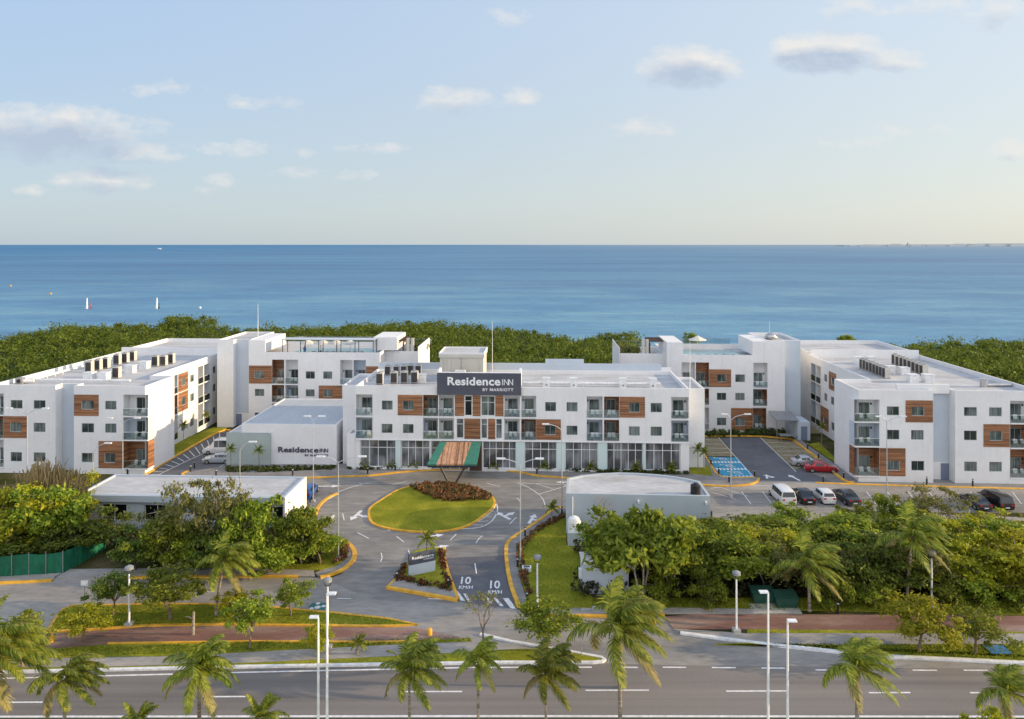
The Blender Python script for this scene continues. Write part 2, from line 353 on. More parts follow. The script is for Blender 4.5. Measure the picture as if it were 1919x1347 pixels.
# ---------- building kit ----------
def ptfun(A,B):
    A=Vector((A[0],A[1])); B=Vector((B[0],B[1])); d=(B-A).normalized(); n=Vector((d.y,-d.x))
    def pt(t,nn,z):
        q=A+d*t+n*nn; return (q.x,q.y,z)
    return pt,(B-A).length
def wall_face(mb,A,B,z0,z1,ops,reveal=.14):
    pt,L=ptfun(A,B)
    ts=sorted({0,L}|{min(max(o[0],0),L) for o in ops}|{min(max(o[1],0),L) for o in ops}); zs=sorted({z0,z1}|{o[2] for o in ops}|{o[3] for o in ops})
    for i in range(len(ts)-1):
        for j in range(len(zs)-1):
            tc=(ts[i]+ts[i+1])/2; zc=(zs[j]+zs[j+1])/2
            if any(o[0]<tc<o[1] and o[2]<zc<o[3] for o in ops): continue
            mb.face([pt(ts[i],0,zs[j]),pt(ts[i+1],0,zs[j]),pt(ts[i+1],0,zs[j+1]),pt(ts[i],0,zs[j+1])])
    for o in ops:
        t0,t1,a,b=o[:4]; d=-(o[4] if len(o)>4 else reveal)
        if d==0: continue
        mb.face([pt(t0,0,a),pt(t1,0,a),pt(t1,d,a),pt(t0,d,a)]); mb.face([pt(t0,d,b),pt(t1,d,b),pt(t1,0,b),pt(t0,0,b)])
        mb.face([pt(t0,0,a),pt(t0,d,a),pt(t0,d,b),pt(t0,0,b)]); mb.face([pt(t1,d,a),pt(t1,0,a),pt(t1,0,b),pt(t1,d,b)])
class Bld:
    def __init__(s,name,base,label,cat='building'):
        s.off=(base[0],base[1],0); s.root=empty(name,W(*base),-TH,label,cat); s.name=label; s.bals=[]
    def part(s,mb,name,parent=None): return mb.build(name,parent or s.root,s.off)
    def window(s,pt,t0,t1,z0,z1,n=-.1,mull=1,transom=None,frame='aluminium',glass='window_pane',bar=.05,name='window',parent=None):
        mb=MB().mat(frame)
        mb.obox(pt,t0,t1,n-.05,n+.03,z0,z0+bar); mb.obox(pt,t0,t1,n-.05,n+.03,z1-bar,z1)
        mb.obox(pt,t0,t0+bar,n-.05,n+.03,z0+bar,z1-bar); mb.obox(pt,t1-bar,t1,n-.05,n+.03,z0+bar,z1-bar)
        for k in range(mull):
            t=t0+(t1-t0)*(k+1)/(mull+1); mb.obox(pt,t-bar/2,t+bar/2,n-.04,n+.02,z0+bar,z1-bar)
        if transom: mb.obox(pt,t0+bar,t1-bar,n-.035,n+.025,transom-bar/2,transom+bar/2)
        if parent: mb.mat(glass); mb.face([pt(t0+bar,n-.02,z0+bar),pt(t1-bar,n-.02,z0+bar),pt(t1-bar,n-.02,z1-bar),pt(t0+bar,n-.02,z1-bar)])
        w=s.part(mb,name,parent)
        if not parent:
            g=MB().mat(glass); g.face([pt(t0+bar,n-.02,z0+bar),pt(t1-bar,n-.02,z0+bar),pt(t1-bar,n-.02,z1-bar),pt(t0+bar,n-.02,z1-bar)])
            s.part(g,'pane',w)
        return w
    def panel(s,pt,t0,t1,z0,z1,wins):
        mb=MB().mat('wood_cladding'); e=.05
        ts=sorted({t0,t1}|{x for w in wins for x in w[:2] if t0<x<t1}); zs=sorted({z0,z1}|{x for w in wins for x in w[2:4] if z0<x<z1})
        for i in range(len(ts)-1):
            for j in range(len(zs)-1):
                tc=(ts[i]+ts[i+1])/2; zc=(zs[j]+zs[j+1])/2
                if any(w[0]<tc<w[1] and w[2]<zc<w[3] for w in wins): continue
                mb.face([pt(ts[i],e,zs[j]),pt(ts[i+1],e,zs[j]),pt(ts[i+1],e,zs[j+1]),pt(ts[i],e,zs[j+1])])
        for (a,b,c,d) in [(t0,t1,z0,z1)]:
            mb.face([pt(a,0,c),pt(b,0,c),pt(b,e,c),pt(a,e,c)]); mb.face([pt(a,e,d),pt(b,e,d),pt(b,0,d),pt(a,0,d)])
            mb.face([pt(a,0,c),pt(a,e,c),pt(a,e,d),pt(a,0,d)]); mb.face([pt(b,e,c),pt(b,0,c),pt(b,0,d),pt(b,e,d)])
        s.part(mb,'wood_panel')
    def balcony(s,pt,t0,t1,z0,z1,inner='white_render',depth=1.6,chairs=True,row='',wide=False,ledge=.12,nm=None):
        mb=MB().mat('white_render')
        d=-depth
        mb.obox(pt,t0+.003,t1-.003,d,ledge,z0-.18,z0) # floor slab
        mb.mat(inner)
        mb.face([pt(t0,d,z0),pt(t1,d,z0),pt(t1,d,z1),pt(t0,d,z1)])
        mb.face([pt(t0,0,z0),pt(t0,d,z0),pt(t0,d,z1),pt(t0,0,z1)]); mb.face([pt(t1,d,z0),pt(t1,0,z0),pt(t1,0,z1),pt(t1,d,z1)])
        mb.mat('white_render'); mb.face([pt(t0,d,z1),pt(t1,d,z1),pt(t1,0,z1),pt(t0,0,z1)])
        b=s.part(mb,'balcony'); w=t1-t0
        dw=min(1.7,w*.62); a=t0+w*(.42 if wide else .36)-dw*.25
        a=max(a,t0+.15); a1=min(a+dw,t1-.12)
        s.window(pt,a,a1,z0+.02,z0+2.25,d+.07,1,None,'aluminium','window_pane',.06,'glass_door',b)
        g=MB().mat('rail_glass'); nn=ledge-.05
        g.obox(pt,t0+.04,t1-.04,nn-.012,nn+.012,z0+.03,z0+1.02); s.part(g,'glass_railing',b)
        h=MB().mat('white_metal' if inner!='wood_cladding' else 'aluminium'); h.obox(pt,t0+.02,t1-.02,nn-.025,nn+.025,z0+1.02,z0+1.07)
        for k in range(3):
            t=t0+.06+(w-.12)*k/2; h.obox(pt,t-.02,t+.02,nn-.035,nn-.013,z0,z0+1.02)
        s.part(h,'handrail',b)
        lm=MB().mat('black_plastic'); tt=a1+.22 if a1+.4<t1 else a-.22
        lm.obox(pt,tt-.09,tt+.09,d,d+.12,z0+1.95,z0+2.2); s.part(lm,'wall_lamp',b)
        if chairs: s.bals.append((nm or row,pt,t0,t1,z0,w))
        return b
    def shell(s,foot,z0,z1,elems={},ph=.6,roofmat='roof_membrane',wallmat='white_render',th=.25,roof=True):
        n=len(foot); mb=MB().mat(wallmat)
        for i in range(n):
            A,B=foot[i],foot[(i+1)%n]; pt,L=ptfun(A,B); ops=[]
            els=elems.get(i,[])
            wins=[]
            for e in els:
                k=e[0]
                if k in('w','g','x'): ops.append((e[1],e[2],e[3],e[4],.14 if k=='w' else (.5 if k=='g' else .3)))
                if k=='w': wins.append((e[1],e[2],e[3],e[4]))
                if k=='b': ops.append((e[1],e[2],e[3],e[4],0))
            wall_face(mb,A,B,z0,z1,ops)
            for e in els:
                k=e[0]; o=e[5] if len(e)>5 else {}
                if k=='w': s.window(pt,e[1],e[2],e[3],e[4],**o)
                elif k=='g': s.window(pt,e[1],e[2],e[3],e[4],n=-.42,bar=.09,frame='white_metal',glass='lobby_glass',**o)
                elif k=='x': s.window(pt,e[1],e[2],e[3],e[4],n=-.2,bar=.07,frame='white_metal',glass=o.get('glass','dark_glass'),mull=o.get('mull',0),transom=o.get('transom'))
                elif k=='p': s.panel(pt,e[1],e[2],e[3],e[4],wins)
                elif k=='b': s.balcony(pt,e[1],e[2],e[3],e[4],**o)
                elif k=='d':
                    q=MB().mat('door_blue'); q.obox(pt,e[1],e[2],0,.05,e[3],e[4]); q.mat('aluminium'); q.obox(pt,e[1]+.1,e[1]+.2,.05,.1,(e[3]+e[4])/2,(e[3]+e[4])/2+.04); s.part(q,'door')
                elif k=='q':
                    q=MB().mat(o['mat']); q.obox(pt,e[1],e[2],-.02,o.get('t',.03),e[3],e[4]); s.part(q,'wall_panel')
        # parapet
        ins=[]
        for i in range(n):
            p0,p1,p2=[Vector(foot[(i+k)%n]) for k in (-1,0,1)]
            d1=(p1-p0).normalized(); d2=(p2-p1).normalized(); n1=Vector((-d1.y,d1.x)); n2=Vector((-d2.y,d2.x))
            den=1+n1.dot(n2); ins.append(p1+(n1+n2)*th/den if den>.2 else p1+n1*th)
        for i in range(n):
            j=(i+1)%n; a,b,c,d=foot[i],foot[j],ins[j],ins[i]
            mb.face([(a[0],a[1],z1),(b[0],b[1],z1),(c[0],c[1],z1),(d[0],d[1],z1)])
            mb.face([(d[0],d[1],z1),(c[0],c[1],z1),(c[0],c[1],z1-ph),(d[0],d[1],z1-ph)])
        s.part(mb,'wall')
        if roof:
            r=MB().mat(roofmat); r.face([(p[0],p[1],z1-ph) for p in ins]); s.part(r,'roof')
    def blk(s,u0,u1,v0,v1,z0,z1,m='white_render',name='parapet'):
        mb=MB().mat(m); mb.box(u0,u1,v0,v1,z0,z1); return s.part(mb,name)

# white armchair
def chair_mesh():
    mb=MB().mat('white_metal')
    for x in (-.25,.25):
        mb.tube([(x,-.22,0),(x,-.24,.62)],.025,5); mb.tube([(x,.25,0),(x,.22,.62)],.025,5); mb.tube([(x,-.26,.62),(x,.24,.62)],.03,5)
    mb.box(-.25,.25,-.25,.23,.36,.41)
    i=len(mb.v); 
    mb.face([(-.26,.2,.41),(.26,.2,.41),(.26,.36,.92),(-.26,.36,.92)]); mb.face([(-.26,.23,.41),(-.26,.39,.92),(.26,.39,.92),(.26,.23,.41)])
    mb.face([(-.26,.36,.92),(.26,.36,.92),(.26,.39,.92),(-.26,.39,.92)])
    return mb.mesh('armchair')
CHAIR=chair_mesh()
def put_chairs(b,desc):
    from collections import defaultdict
    for (row,pt,t0,t1,z0,w) in b.bals:
        a=Vector(pt(0,0,0)); bb=Vector(pt(1,0,0)); d=bb-a
        ang=math.atan2(d.y,d.x)-TH
        for k,fr in enumerate((.36,.72)):
            q=pt(t0+w*fr,-.55,z0); o=link('armchair',CHAIR); o.location=W(q[0],q[1],z0); o.rotation_euler=(0,0,ang+(.35 if k else -.3)+math.pi*0)
            tag(o,f"{'left' if k==0 else 'right'} white chair, {row}, {desc}",'chair','white armchairs on the hotel balconies')

def fe(v,uA,rows):
    """front elements from photo columns: (kind,x0,x1,z0,z1,opts) -> t"""
    out=[]
    for e in rows:
        out.append((e[0],u_at(e[1],v)-uA,u_at(e[2],v)-uA)+tuple(e[3:]))
    return out
WC={'inner':'wood_cladding'}; GC={'inner':'pale_grey_render'}
def bal(inner,nm,**k): d={'inner':inner,'nm':nm}; d.update(k); return d
WD,WH,GR='wood_cladding','white_render','pale_grey_render'

# ===== central building =====
V=101.4; uA=u_at(665.5,V); uB=u_at(1291.5,V)
cb=Bld('hotel_building',((uA+uB)/2,V),'central white three storey building with wood panels and slate sign above its lobby')
T0,T1=8.55,9.85; L0,L1=5.25,6.55; BT=(7.72,10.7); BL=(4.5,7.42); PT=(7.8,10.7); PL=(4.55,7.42)
b_=lambda x0,x1,r,i,nm: ('b',x0,x1,r[0],r[1],bal(i,nm))
tops=[b_(667,698,BT,WH,'top floor leftmost corner balcony'),('w',715.5,735.7,T0,T1),('p',745.5,792,*PT),('w',755,775.5,T0,T1),
 b_(793,821,BT,WD,'upper wood balcony left of the slate sign'),b_(822.5,850.7,BT,WH,'upper white balcony under the sign, left end'),
 ('p',852.5,869.8,*PT),('x',871,884.4,7.8,10.6,{'transom':9.9}),('p',885.8,900.5,*PT),('x',901.6,927.2,7.8,10.6,{'mull':1,'transom':9.7,'glass':'window_pane'}),('p',928.2,943.5,*PT),
 b_(945.3,974,BT,WH,'upper white balcony under the sign, right end'),b_(977.3,1004.8,BT,WH,'upper white balcony just right of the slate sign'),
 ('w',1021.7,1042,T0,T1),('w',1061.7,1082.2,T0,T1),b_(1099.7,1129.2,BT,WH,'upper white balcony beside the right wood balcony'),
 b_(1132,1160.3,BT,WD,'upper right wood balcony'),('p',1161,1208.6,*PT),('w',1178.4,1199,T0,T1),('w',1219.3,1240.4,T0,T1),
 b_(1258,1290.5,BT,WH,'top floor rightmost corner balcony')]
lows=[b_(667,698,BL,GR,'lower leftmost corner balcony'),('w',715,735.5,L0,L1),('w',755,775,L0,L1),
 b_(793,820.7,BL,GR,'lower grey balcony left of the entrance canopy'),b_(822.5,850.7,BL,WH,'lower white balcony over the canopy, left end'),
 ('x',855.4,868.8,4.6,7.4,{'transom':6.6,'glass':'lobby_glass'}),('p',870.3,900.2,*PL),('x',901.8,913,4.6,7.4,{'transom':6.6,'glass':'lobby_glass'}),('p',914.8,928,*PL),('x',929.4,940.7,4.6,7.4,{'transom':6.6,'glass':'lobby_glass'}),
 b_(945.3,974,BL,WH,'lower white balcony beside the wood balcony'),b_(976.9,1004.4,BL,WD,'lower wood balcony right of the centre'),('p',1004.8,1051,*PL),('w',1020.9,1041.4,L0,L1),
 ('w',1061.7,1082.2,L0,L1),b_(1099.7,1129.2,BL,GR,'lower grey balcony beside the right wood balcony'),b_(1132,1160.3,BL,WD,'lower right wood balcony'),
 ('w',1178.4,1199,L0,L1),('w',1219.3,1240.4,L0,L1),b_(1258,1290.5,BL,GR,'lower rightmost corner balcony')]
gl_=[('g',674.5,741,.35,4.2,{'mull':3,'transom':3.1}),('g',751,805,.35,4.2,{'mull':3,'transom':3.1}),('g',808,878,.1,4.2,{'mull':3,'transom':3.1}),('g',904.7,967,.35,4.2,{'mull':4,'transom':3.1}),
 ('g',983,1043.4,.35,4.2,{'mull':3,'transom':3.1}),('g',1059.4,1120.8,.35,4.2,{'mull':3,'transom':3.1}),('g',1137.6,1205,.35,4.2,{'mull':4,'transom':3.1}),('g',1210,1275.3,.35,4.2,{'mull':3,'transom':3.1}),
 ('q',741.3,750.7,.35,4.2,{'mat':'aqua_panel'}),('q',967.3,982.7,.35,4.2,{'mat':'aqua_panel'}),('q',1043.7,1059.1,.35,4.2,{'mat':'aqua_panel'}),('q',1121.1,1137.3,.35,4.2,{'mat':'aqua_panel'}),('q',1205.3,1209.7,.35,4.2,{'mat':'aqua_panel'}),
 ('q',880,903,.05,4.2,{'mat':'wood_dark'})]
els=fe(V,uA,tops+lows+gl_)
cb.shell([(uA,V),(uB,V),(uB,115.5),(uA,115.5)],0,11.9,{0:els},ph=.6)
cb.blk(uA+.3,uB-1.5,115.55,115.8,9,12.95,'pale_grey_render'); cb.blk(u_at(1022,116),u_at(1094,116),115.85,116.1,9,13.6,'pale_grey_render')
cb.blk(uB-1.5,uB+.02,115.55,115.8,9,12.4)
cb.blk(uA-.003,uB+.003,V-.14,V-.002,4.27,4.33,name='slab_edge')
cb.shell([(uB+.004,104),(u_at(1320.5,104),104),(u_at(1320.5,104),113),(uB+.004,113)],0,11.4,{},ph=.35)
cb.shell([(u_at(642.5,104),104),(uA-.004,104),(uA-.004,113.5),(u_at(642.5,104),113.5)],0,11.5,{},ph=.3)
cb.shell([(u_at(650,101.3),101.3),(uA-.006,101.3),(uA-.006,103.99),(u_at(650,101.3),103.99)],0,5.1,{},ph=.25)
# lift tower on the roof
tA,tB=u_at(824.5,108),u_at(906,108)
mb=MB().mat('beige_render'); mb.box(tA,tB,108,114,11.31,15.0)
for a in (tA+.0,tA+1.2,tB-.5): mb.box(a,a+.45,107.85,107.99,11.31,14.6)
mb.box(tA-.15,tB+.15,107.8,114.2,15.0,15.5)
cb.part(mb,'lift_tower')
mb=MB().mat('roof_membrane'); mb.box(tA,tB,107.95,114.05,15.5,15.54); mb.mat('white_render')
for q in ((tA-.15,tB+.15,107.8,107.95),(tA-.15,tB+.15,114.05,114.2),(tA-.15,tA,107.95,114.05),(tB,tB+.15,107.95,114.05)): mb.box(*q,15.5,15.75)
mb.mat('dark_metal')
for z in (12.4,12.9): mb.box(tA+1.6,tA+4.6,107.75,107.78,z,z+.03)
mb.box(tA+3.2,tA+3.24,107.8,107.83,11.4,15)
cb.part(mb,'tower_cap')
mb=MB().mat('white_metal'); mb.box(u_at(853,106.5),u_at(872,106.5),106.2,107.2,11.31,13.3); cb.part(mb,'roof_hatch')
mb=MB().mat('white_metal'); mb.tube([(tB+1,113,11.3),(tB+1,113,19.9)],[.05,.03],6); cb.part(mb,'flagpole')
# sign board
sA,sB=u_at(819,V-.5),u_at(976.7,V-.5); Ys=100.6
z0,z1=zat(742,Ys),zat(700.3,Ys)
mb=MB().mat('sign_slate'); mb.box(sA,sB,V-.5,V-.01,z0,z1); mb.mat('white_render'); mb.box(sA,sB,V-.5,V-.01,z1,z1+.06); mb.box(sA,sA+.3,V,V+2.2,11.91,z1+.3); mb.box(sB-.3,sB,V,V+2.2,11.91,z1+.3)
sg=cb.part(mb,'sign_board')
mb=MB().mat('letter_white'); residence_text(mb,u_at(838.5,V-.6),u_at(962,V-.6),zat(734,Ys),zat(708,Ys),lambda x,z,d:(x,V-.6-d,z)); cb.part(mb,'lettering',sg)
# roof vents + duct
def ductwork(b,u0,u1,v,z,r=.2):
    mb=MB().mat('white_metal'); mb.tube([(u0,v,z+.5),(u1,v,z+.5)],r,8)
    u=u0+1
    while u<u1: mb.box(u-.04,u+.04,v-.04,v+.04,z,z+.4); u+=2.6
    b.part(mb,'roof_duct')
ductwork(cb,u_at(980,105),u_at(1238,105),105.2,11.3)
vent=empty('roof_vent',(0,0,0),0,'x','roof vent','box vents along the central roof duct')
mb=MB().mat('white_metal'); mb.box(-.5,.5,-.4,.4,0,1.35); mb.build('housing',vent)
mb=MB().mat('grey_metal'); mb.box(-.1,.12,-.46,-.401,.35,.6); mb.build('outlet',vent)
mb=MB().mat('white_metal'); mb.box(-.58,.58,-.46,.46,1.35,1.5); mb.build('cap',vent)
pv=Placer(vent)
for k,px in enumerate((1024,1075,1167,1223)):
    pv(W(u_at(px,104.3),104.3,11.3),-TH,None,f'white box vent on the central roof, {ORD[k]} of four right of the sign')
put_chairs(cb,'the central building')

# ===== annexe hall =====
va=103.2; hA,hB=u_at(453,va),u_at(631,va)
hall=Bld('annexe_hall',((hA+hB)/2,va),'low windowless white annexe with dark lettering left of the lobby')
hall.shell([(hA,va),(hB,va),(hB,120.5),(hA,120.5)],0,5.9,{},ph=.12,roofmat='blue_roof')
gA,gB=u_at(424,va-.4),u_at(506,va-.4)
hall.shell([(gA,va-.4),(gB,va-.4),(gB,va-.005),(gA,va-.005)],0,4.62,{},ph=.05,wallmat='green_grey_render',roofmat='green_grey_render')
hall.shell([(gA,va),(hA-.005,va),(hA-.005,va+6),(gA,va+6)],0,4.55,{},ph=.1)
mb=MB().mat('letter_dark'); Yh=103.7; residence_text(mb,u_at(521,va-.1),u_at(615,va-.1),zat(857.5,Yh),zat(840.5,Yh),lambda x,z,d:(x,va-.1-d,z),.09); hall.part(mb,'lettering')

# ===== side wings =====
A0,A1=9.0,10.2; B0,B1=5.75,7.05; C0,C1=1.6,2.9; RA=(8.15,11.1); RB_=(4.85,8.0); RC=(.85,4.65)
v=98.0; u0=-77.5; r0=u_at(104,v); r1=u_at(138.5,v); u1=-55.1
lw=Bld('wing_building',(-66,98),'long white three storey wing at the left, wood panels and roof air conditioners')
e0=fe(v,u0,[('w',20,42,A0,A1),('w',63,85,A0,A1),('p',7,51,4.9,7.95),('w',19.5,41,B0,B1),('w',63,85,B0,B1),('w',20,41,C0,C1),('w',63,85,C0,C1),
  ('b',-19,6.8,*RA,bal(WH,'top balcony at the frame edge',chairs=False)),('b',-19,6.3,*RB_,bal(WD,'middle balcony at the frame edge',chairs=False)),('b',-19,6.8,*RC,bal(WH,'ground balcony at the frame edge',chairs=False))])
e4=fe(v,r1,[('p',139,185,8.1,11.05),('w',153,176,A0,A1),('w',197,218,A0,A1),('w',153,176,B0,B1),('w',197,218,B0,B1),('w',153,176,C0,C1),('p',185,230.5,.85,4.6),('w',196,216,C0,C1),
  ('b',231,277.5,*RA,bal(WH,'the top front corner balcony',wide=True)),('b',231,277.5,*RB_,bal(GR,'the middle front corner balcony',wide=True)),('b',231,277.5,*RC,bal(WD,'the ground front corner balcony',wide=True))])
e7=[]
us=-58.5
def side(u,vb,flip,rows):
    out=[]
    for e in rows:
        a,b=v_at(e[1],u),v_at(e[2],u)
        t0,t1=(min(a,b)-vb,max(a,b)-vb) if not flip else (vb-max(a,b),vb-min(a,b))
        out.append((e[0],t0,t1)+tuple(e[3:]))
    return out
def bb(x0,x1,r,i): return ('b',x0,x1,r[0],r[1],{'inner':i,'chairs':False})
e8=side(us,106,False,[bb(320,333,RA,GR),bb(320,333,RB_,WD),bb(320,333,RC,WH),('p',334,352,8.1,11.05),('p',334,352,4.9,7.95),('w',340,347.5,A0,A1),('w',340,347.5,B0,B1),('w',340,347,C0,C1),
  ('w',356.5,363.5,A0,A1),('w',356.5,363.5,B0,B1),('w',356.5,363.5,C0,C1)]+[bb(x0,x1,r,i) for (x0,x1,i) in ((371,381,WH),(382.5,393,GR)) for r in (RA,RB_,RC)]+[('w',399,404.5,z,w) for z,w in ((A0,A1),(B0,B1),(C0,C1))])
foot=[(u0,98),(r0,98),(r0,99.5),(r1,99.5),(r1,98),(u1,98),(u1,106),(us,106),(us,130),(u0,130)]
lw.shell(foot,0,12.3,{0:e0,2:[('q',.02,(r1-r0)-.02,0,12.25,{'mat':'pale_grey_render'})],4:e4,7:e8},ph=.6)
lw.blk(u0+.3,us-.3,129.4,129.7,11.7,13.1)
lw.shell([(u0,130.02),(us,130.02),(us,146),(u0,146)],0,12.6,{},ph=.7)
put_chairs(lw,'the left wing')
def duct2(b,pts,z,r=.18):
    mb=MB().mat('white_metal'); mb.tube([(p[0],p[1],z+.45) for p in pts],r,8)
    for (a,c) in zip(pts,pts[1:]):
        L=math.hypot(c[0]-a[0],c[1]-a[1]); k=1
        while k<L: 
            f=k/L; x=a[0]+(c[0]-a[0])*f; y=a[1]+(c[1]-a[1])*f; mb.box(x-.05,x+.05,y-.05,y+.05,z,z+.4); k+=1.8
    b.part(mb,'roof_duct')
duct2(lw,[(u0+2.6,127),(u0+2.6,102.8),(-60,102.8)],11.7)
# right wing
v=99.0; ru=42.7; q0=u_at(1749,v); q1=u_at(1790,v); q2=67.0
rw=Bld('wing_building',(55,99),'long white three storey wing at the right, wood panels and twin air conditioner rows')
f0=fe(v,ru,[('b',1601,1648,*RA,bal(WH,'the top front corner balcony',wide=True)),('b',1601,1648,*RB_,bal(GR,'the middle front corner balcony',wide=True)),('b',1601,1648,*RC,bal(WD,'the ground front corner balcony',wide=True)),
  ('w',1662,1685,A0,A1),('p',1697,1748,8.1,11.05),('w',1708.7,1731.7,A0,A1),('w',1662,1685.5,B0,B1),('w',1707.5,1731,B0,B1),('p',1648.5,1696.7,.85,4.6),('w',1663.7,1686,C0,C1),('w',1708,1732,C0,C1)])
f2=[('q',.02,(q1-q0)-.02,2.4,12.35,{'mat':'pale_grey_render'})]+fe(v+1.5,q0,[('d',1763,1778,.02,2.2)])
f4=fe(v,q1,[('w',1806.7,1830.7,A0,A1),('w',1853.7,1877.5,A0,A1),('w',1806.7,1830.7,B0,B1),('w',1854,1878,B0,B1),('p',1843,1892,4.9,7.95),('w',1807,1831,C0,C1),('w',1854,1877.5,C0,C1),
  ('b',1893,1937,*RA,bal(WH,'the top rightmost balcony')),('b',1893,1937,*RB_,bal(WD,'the middle rightmost balcony')),('b',1893,1937,*RC,bal(WD,'the ground rightmost balcony'))])
rs=47.6
f8=side(rs,131,True,[('p',1553.7,1567,8.1,11.05),('w',1558,1563.5,A0,A1),('w',1544.5,1550,A0,A1),('w',1557,1563,B0,B1),('w',1544.5,1550,B0,B1),('p',1538.5,1553,.85,4.6),('w',1543.5,1549,C0,C1),('w',1557.5,1564,C0,C1)]
  +[bb(x0,x1,r,i) for (x0,x1,i) in ((1520,1528.5,GR),(1529.5,1538,WH)) for r in (RA,RB_,RC)]+[('w',1509.5,1514.5,z,w) for z,w in ((A0,A1),(B0,B1),(C0,C1))])
foot=[(ru,99),(q0,99),(q0,100.5),(q1,100.5),(q1,99),(q2,99),(q2,131),(rs,131),(rs,107),(ru,107)]
rw.shell(foot,0,12.4,{0:f0,2:f2,4:f4,7:f8},ph=.6)
rw.blk(rs+.3,q2-.3,130.3,130.6,11.8,13.3)
rw.shell([(rs,131.02),(q2,131.02),(q2,147),(rs,147)],0,12.8,{},ph=.7)
rw.blk(ru+5.5,ru+12.5,99.9,100.3,11.8,13.0,name='roof_screen')
put_chairs(rw,'the right wing')

# ===== back buildings =====
v=124.0
W0,W1=8.6,9.9; X0,X1=5.5,6.75; Y0_,Y1_=1.35,2.6
ta,tb,tc=u_at(407,v),u_at(437.5,v),u_at(466,v); td=u_at(712,v)
lb=Bld('hotel_building',((ta+td)/2,v),'white building behind at left with stair tower and umbrellas on its roof terrace')
g0=fe(v,tc,[('p',466.7,509.5,7.7,10.85),('w',477,495,W0,W1),('b',510,532.5,7.7,11.9,bal(WD,'the upper wood balcony')),('b',535,558.7,7.7,11.9,bal(WH,'the upper white balcony beside wood')),
 ('w',573,590,W0,W1),('w',605.7,622.5,W0,W1),('b',637.5,660.7,7.7,11.9,bal(WH,'the upper white balcony above the annexe')),('b',662.5,685.5,7.7,11.9,bal(GR,'the upper grey balcony above the annexe',chairs=False)),('p',686,709,7.8,10.85),
 ('w',477.5,495,X0,X1),('b',509.5,532.5,4.5,7.45,bal(WD,'the middle wood balcony')),('b',535,558.7,4.5,7.45,bal(GR,'the middle grey balcony')),('w',573,589.5,X0,X1),('p',597.5,641,4.95,7.45),('w',606,622.5,X0,X1),
 ('w',477.5,494.5,Y0_,Y1_),('b',509.5,532.5,.9,4.2,bal(WH,'x',chairs=False))])
lb.shell([(tc,v),(td,v),(td,v+14),(tc,v+14)],0,13.2,{0:g0},ph=.9)
lb.shell([(ta,v),(tb,v),(tb,v+1.2),(tc-.004,v+1.2),(tc-.004,v+12),(ta,v+12)],0,15.3,{2:[('q',.02,(tc-tb)-.05,2.3,15.25,{'mat':'pale_grey_render'})]+fe(v+1.2,tb,[('d',442,453,.02,2.1)])},ph=.35)
lb.blk(tc,u_at(497,v),v+.003,v+10,13.2,15.25,name='stair_block')
lb.blk(u_at(692,v),td+2.4,v+3.0,v+11,13.21,15.5,name='terrace_wall')
# lower terrace wing to the right with pergola
lb.shell([(td+.01,v+4),(u_at(790,v+4),v+4),(u_at(790,v+4),v+13),(td+.01,v+13)],0,12.9,{},ph=.9)
lb.blk(u_at(789,v+4),u_at(790.5,v+4),v+.5,v+13,0,14.2,name='terrace_wall')
put_chairs(lb,'the left back building')
lb.blk(u_at(530,v),u_at(690,v),v+5.0,v+11.5,12.31,12.36,'pool_water','pool')
ra,rb,rc=u_at(1439.5,v),u_at(1471,v),u_at(1505,v); rl=u_at(1250,v)
rbk=Bld('hotel_building',((rl+rc)/2,v),'white building behind at right with stair tower and roof pool')
h0=fe(v,rl,[('b',1277.5,1302.5,7.7,11.9,bal(WH,'the upper white balcony at left',chairs=False)),('b',1304,1328.7,7.7,11.9,bal(WD,'the upper wood balcony')),('p',1329,1370,7.75,10.75),('w',1344,1361,W0,W1),('w',1378,1396,W0,W1),
 ('b',1412,1438.5,7.7,11.9,bal(WH,'the upper white balcony beside the tower')),('b',1304,1328.7,4.7,7.4,bal(WD,'x',chairs=False)),('w',1343.5,1361,X0,X1),('w',1378,1395.5,X0,X1),('b',1411.5,1437.5,4.6,7.4,bal(WD,'the middle wood balcony beside the tower')),
 ('b',1304,1328.7,.5,4.2,bal(WH,'x',chairs=False)),('w',1343.5,1361,1.2,2.5),('p',1370,1410.5,.4,4.2),('w',1378,1395.5,1.2,2.5),('b',1411,1436,.45,4.2,bal(WD,'the ground wood balcony beside the tower'))])
rbk.shell([(rl,v),(ra-.004,v),(ra-.004,v+14),(rl,v+14)],-.3,13.2,{0:h0},ph=.9)
rbk.shell([(ra,v),(rb,v),(rb,v+1.2),(rc,v+1.2),(rc,v+12),(ra,v+12)],-.3,15.6,{2:[('q',.02,(rc-rb)-.02,-.25,15.55,{'mat':'pale_grey_render'})]},ph=.35)
rbk.blk(u_at(1410.5,v),ra-.005,v+.003,v+9,13.2,15.55,name='stair_block')
rbk.blk(rl,u_at(1280,v),v+.003,v+9,13.2,15.3,name='stair_block')
rbk.shell([(u_at(1158,v+3),v+3),(rl-.01,v+3),(rl-.01,v+12),(u_at(1158,v+3),v+12)],0,12.9,{},ph=.9)
rbk.blk(u_at(1157,v+3),u_at(1158,v+3)-.01,v-.5,v+12,0,14.3,name='terrace_wall')
rbk.blk(u_at(1284,v),u_at(1405,v),v+4.5,v+12,12.31,12.36,'pool_water','pool')
put_chairs(rbk,'the right back building')
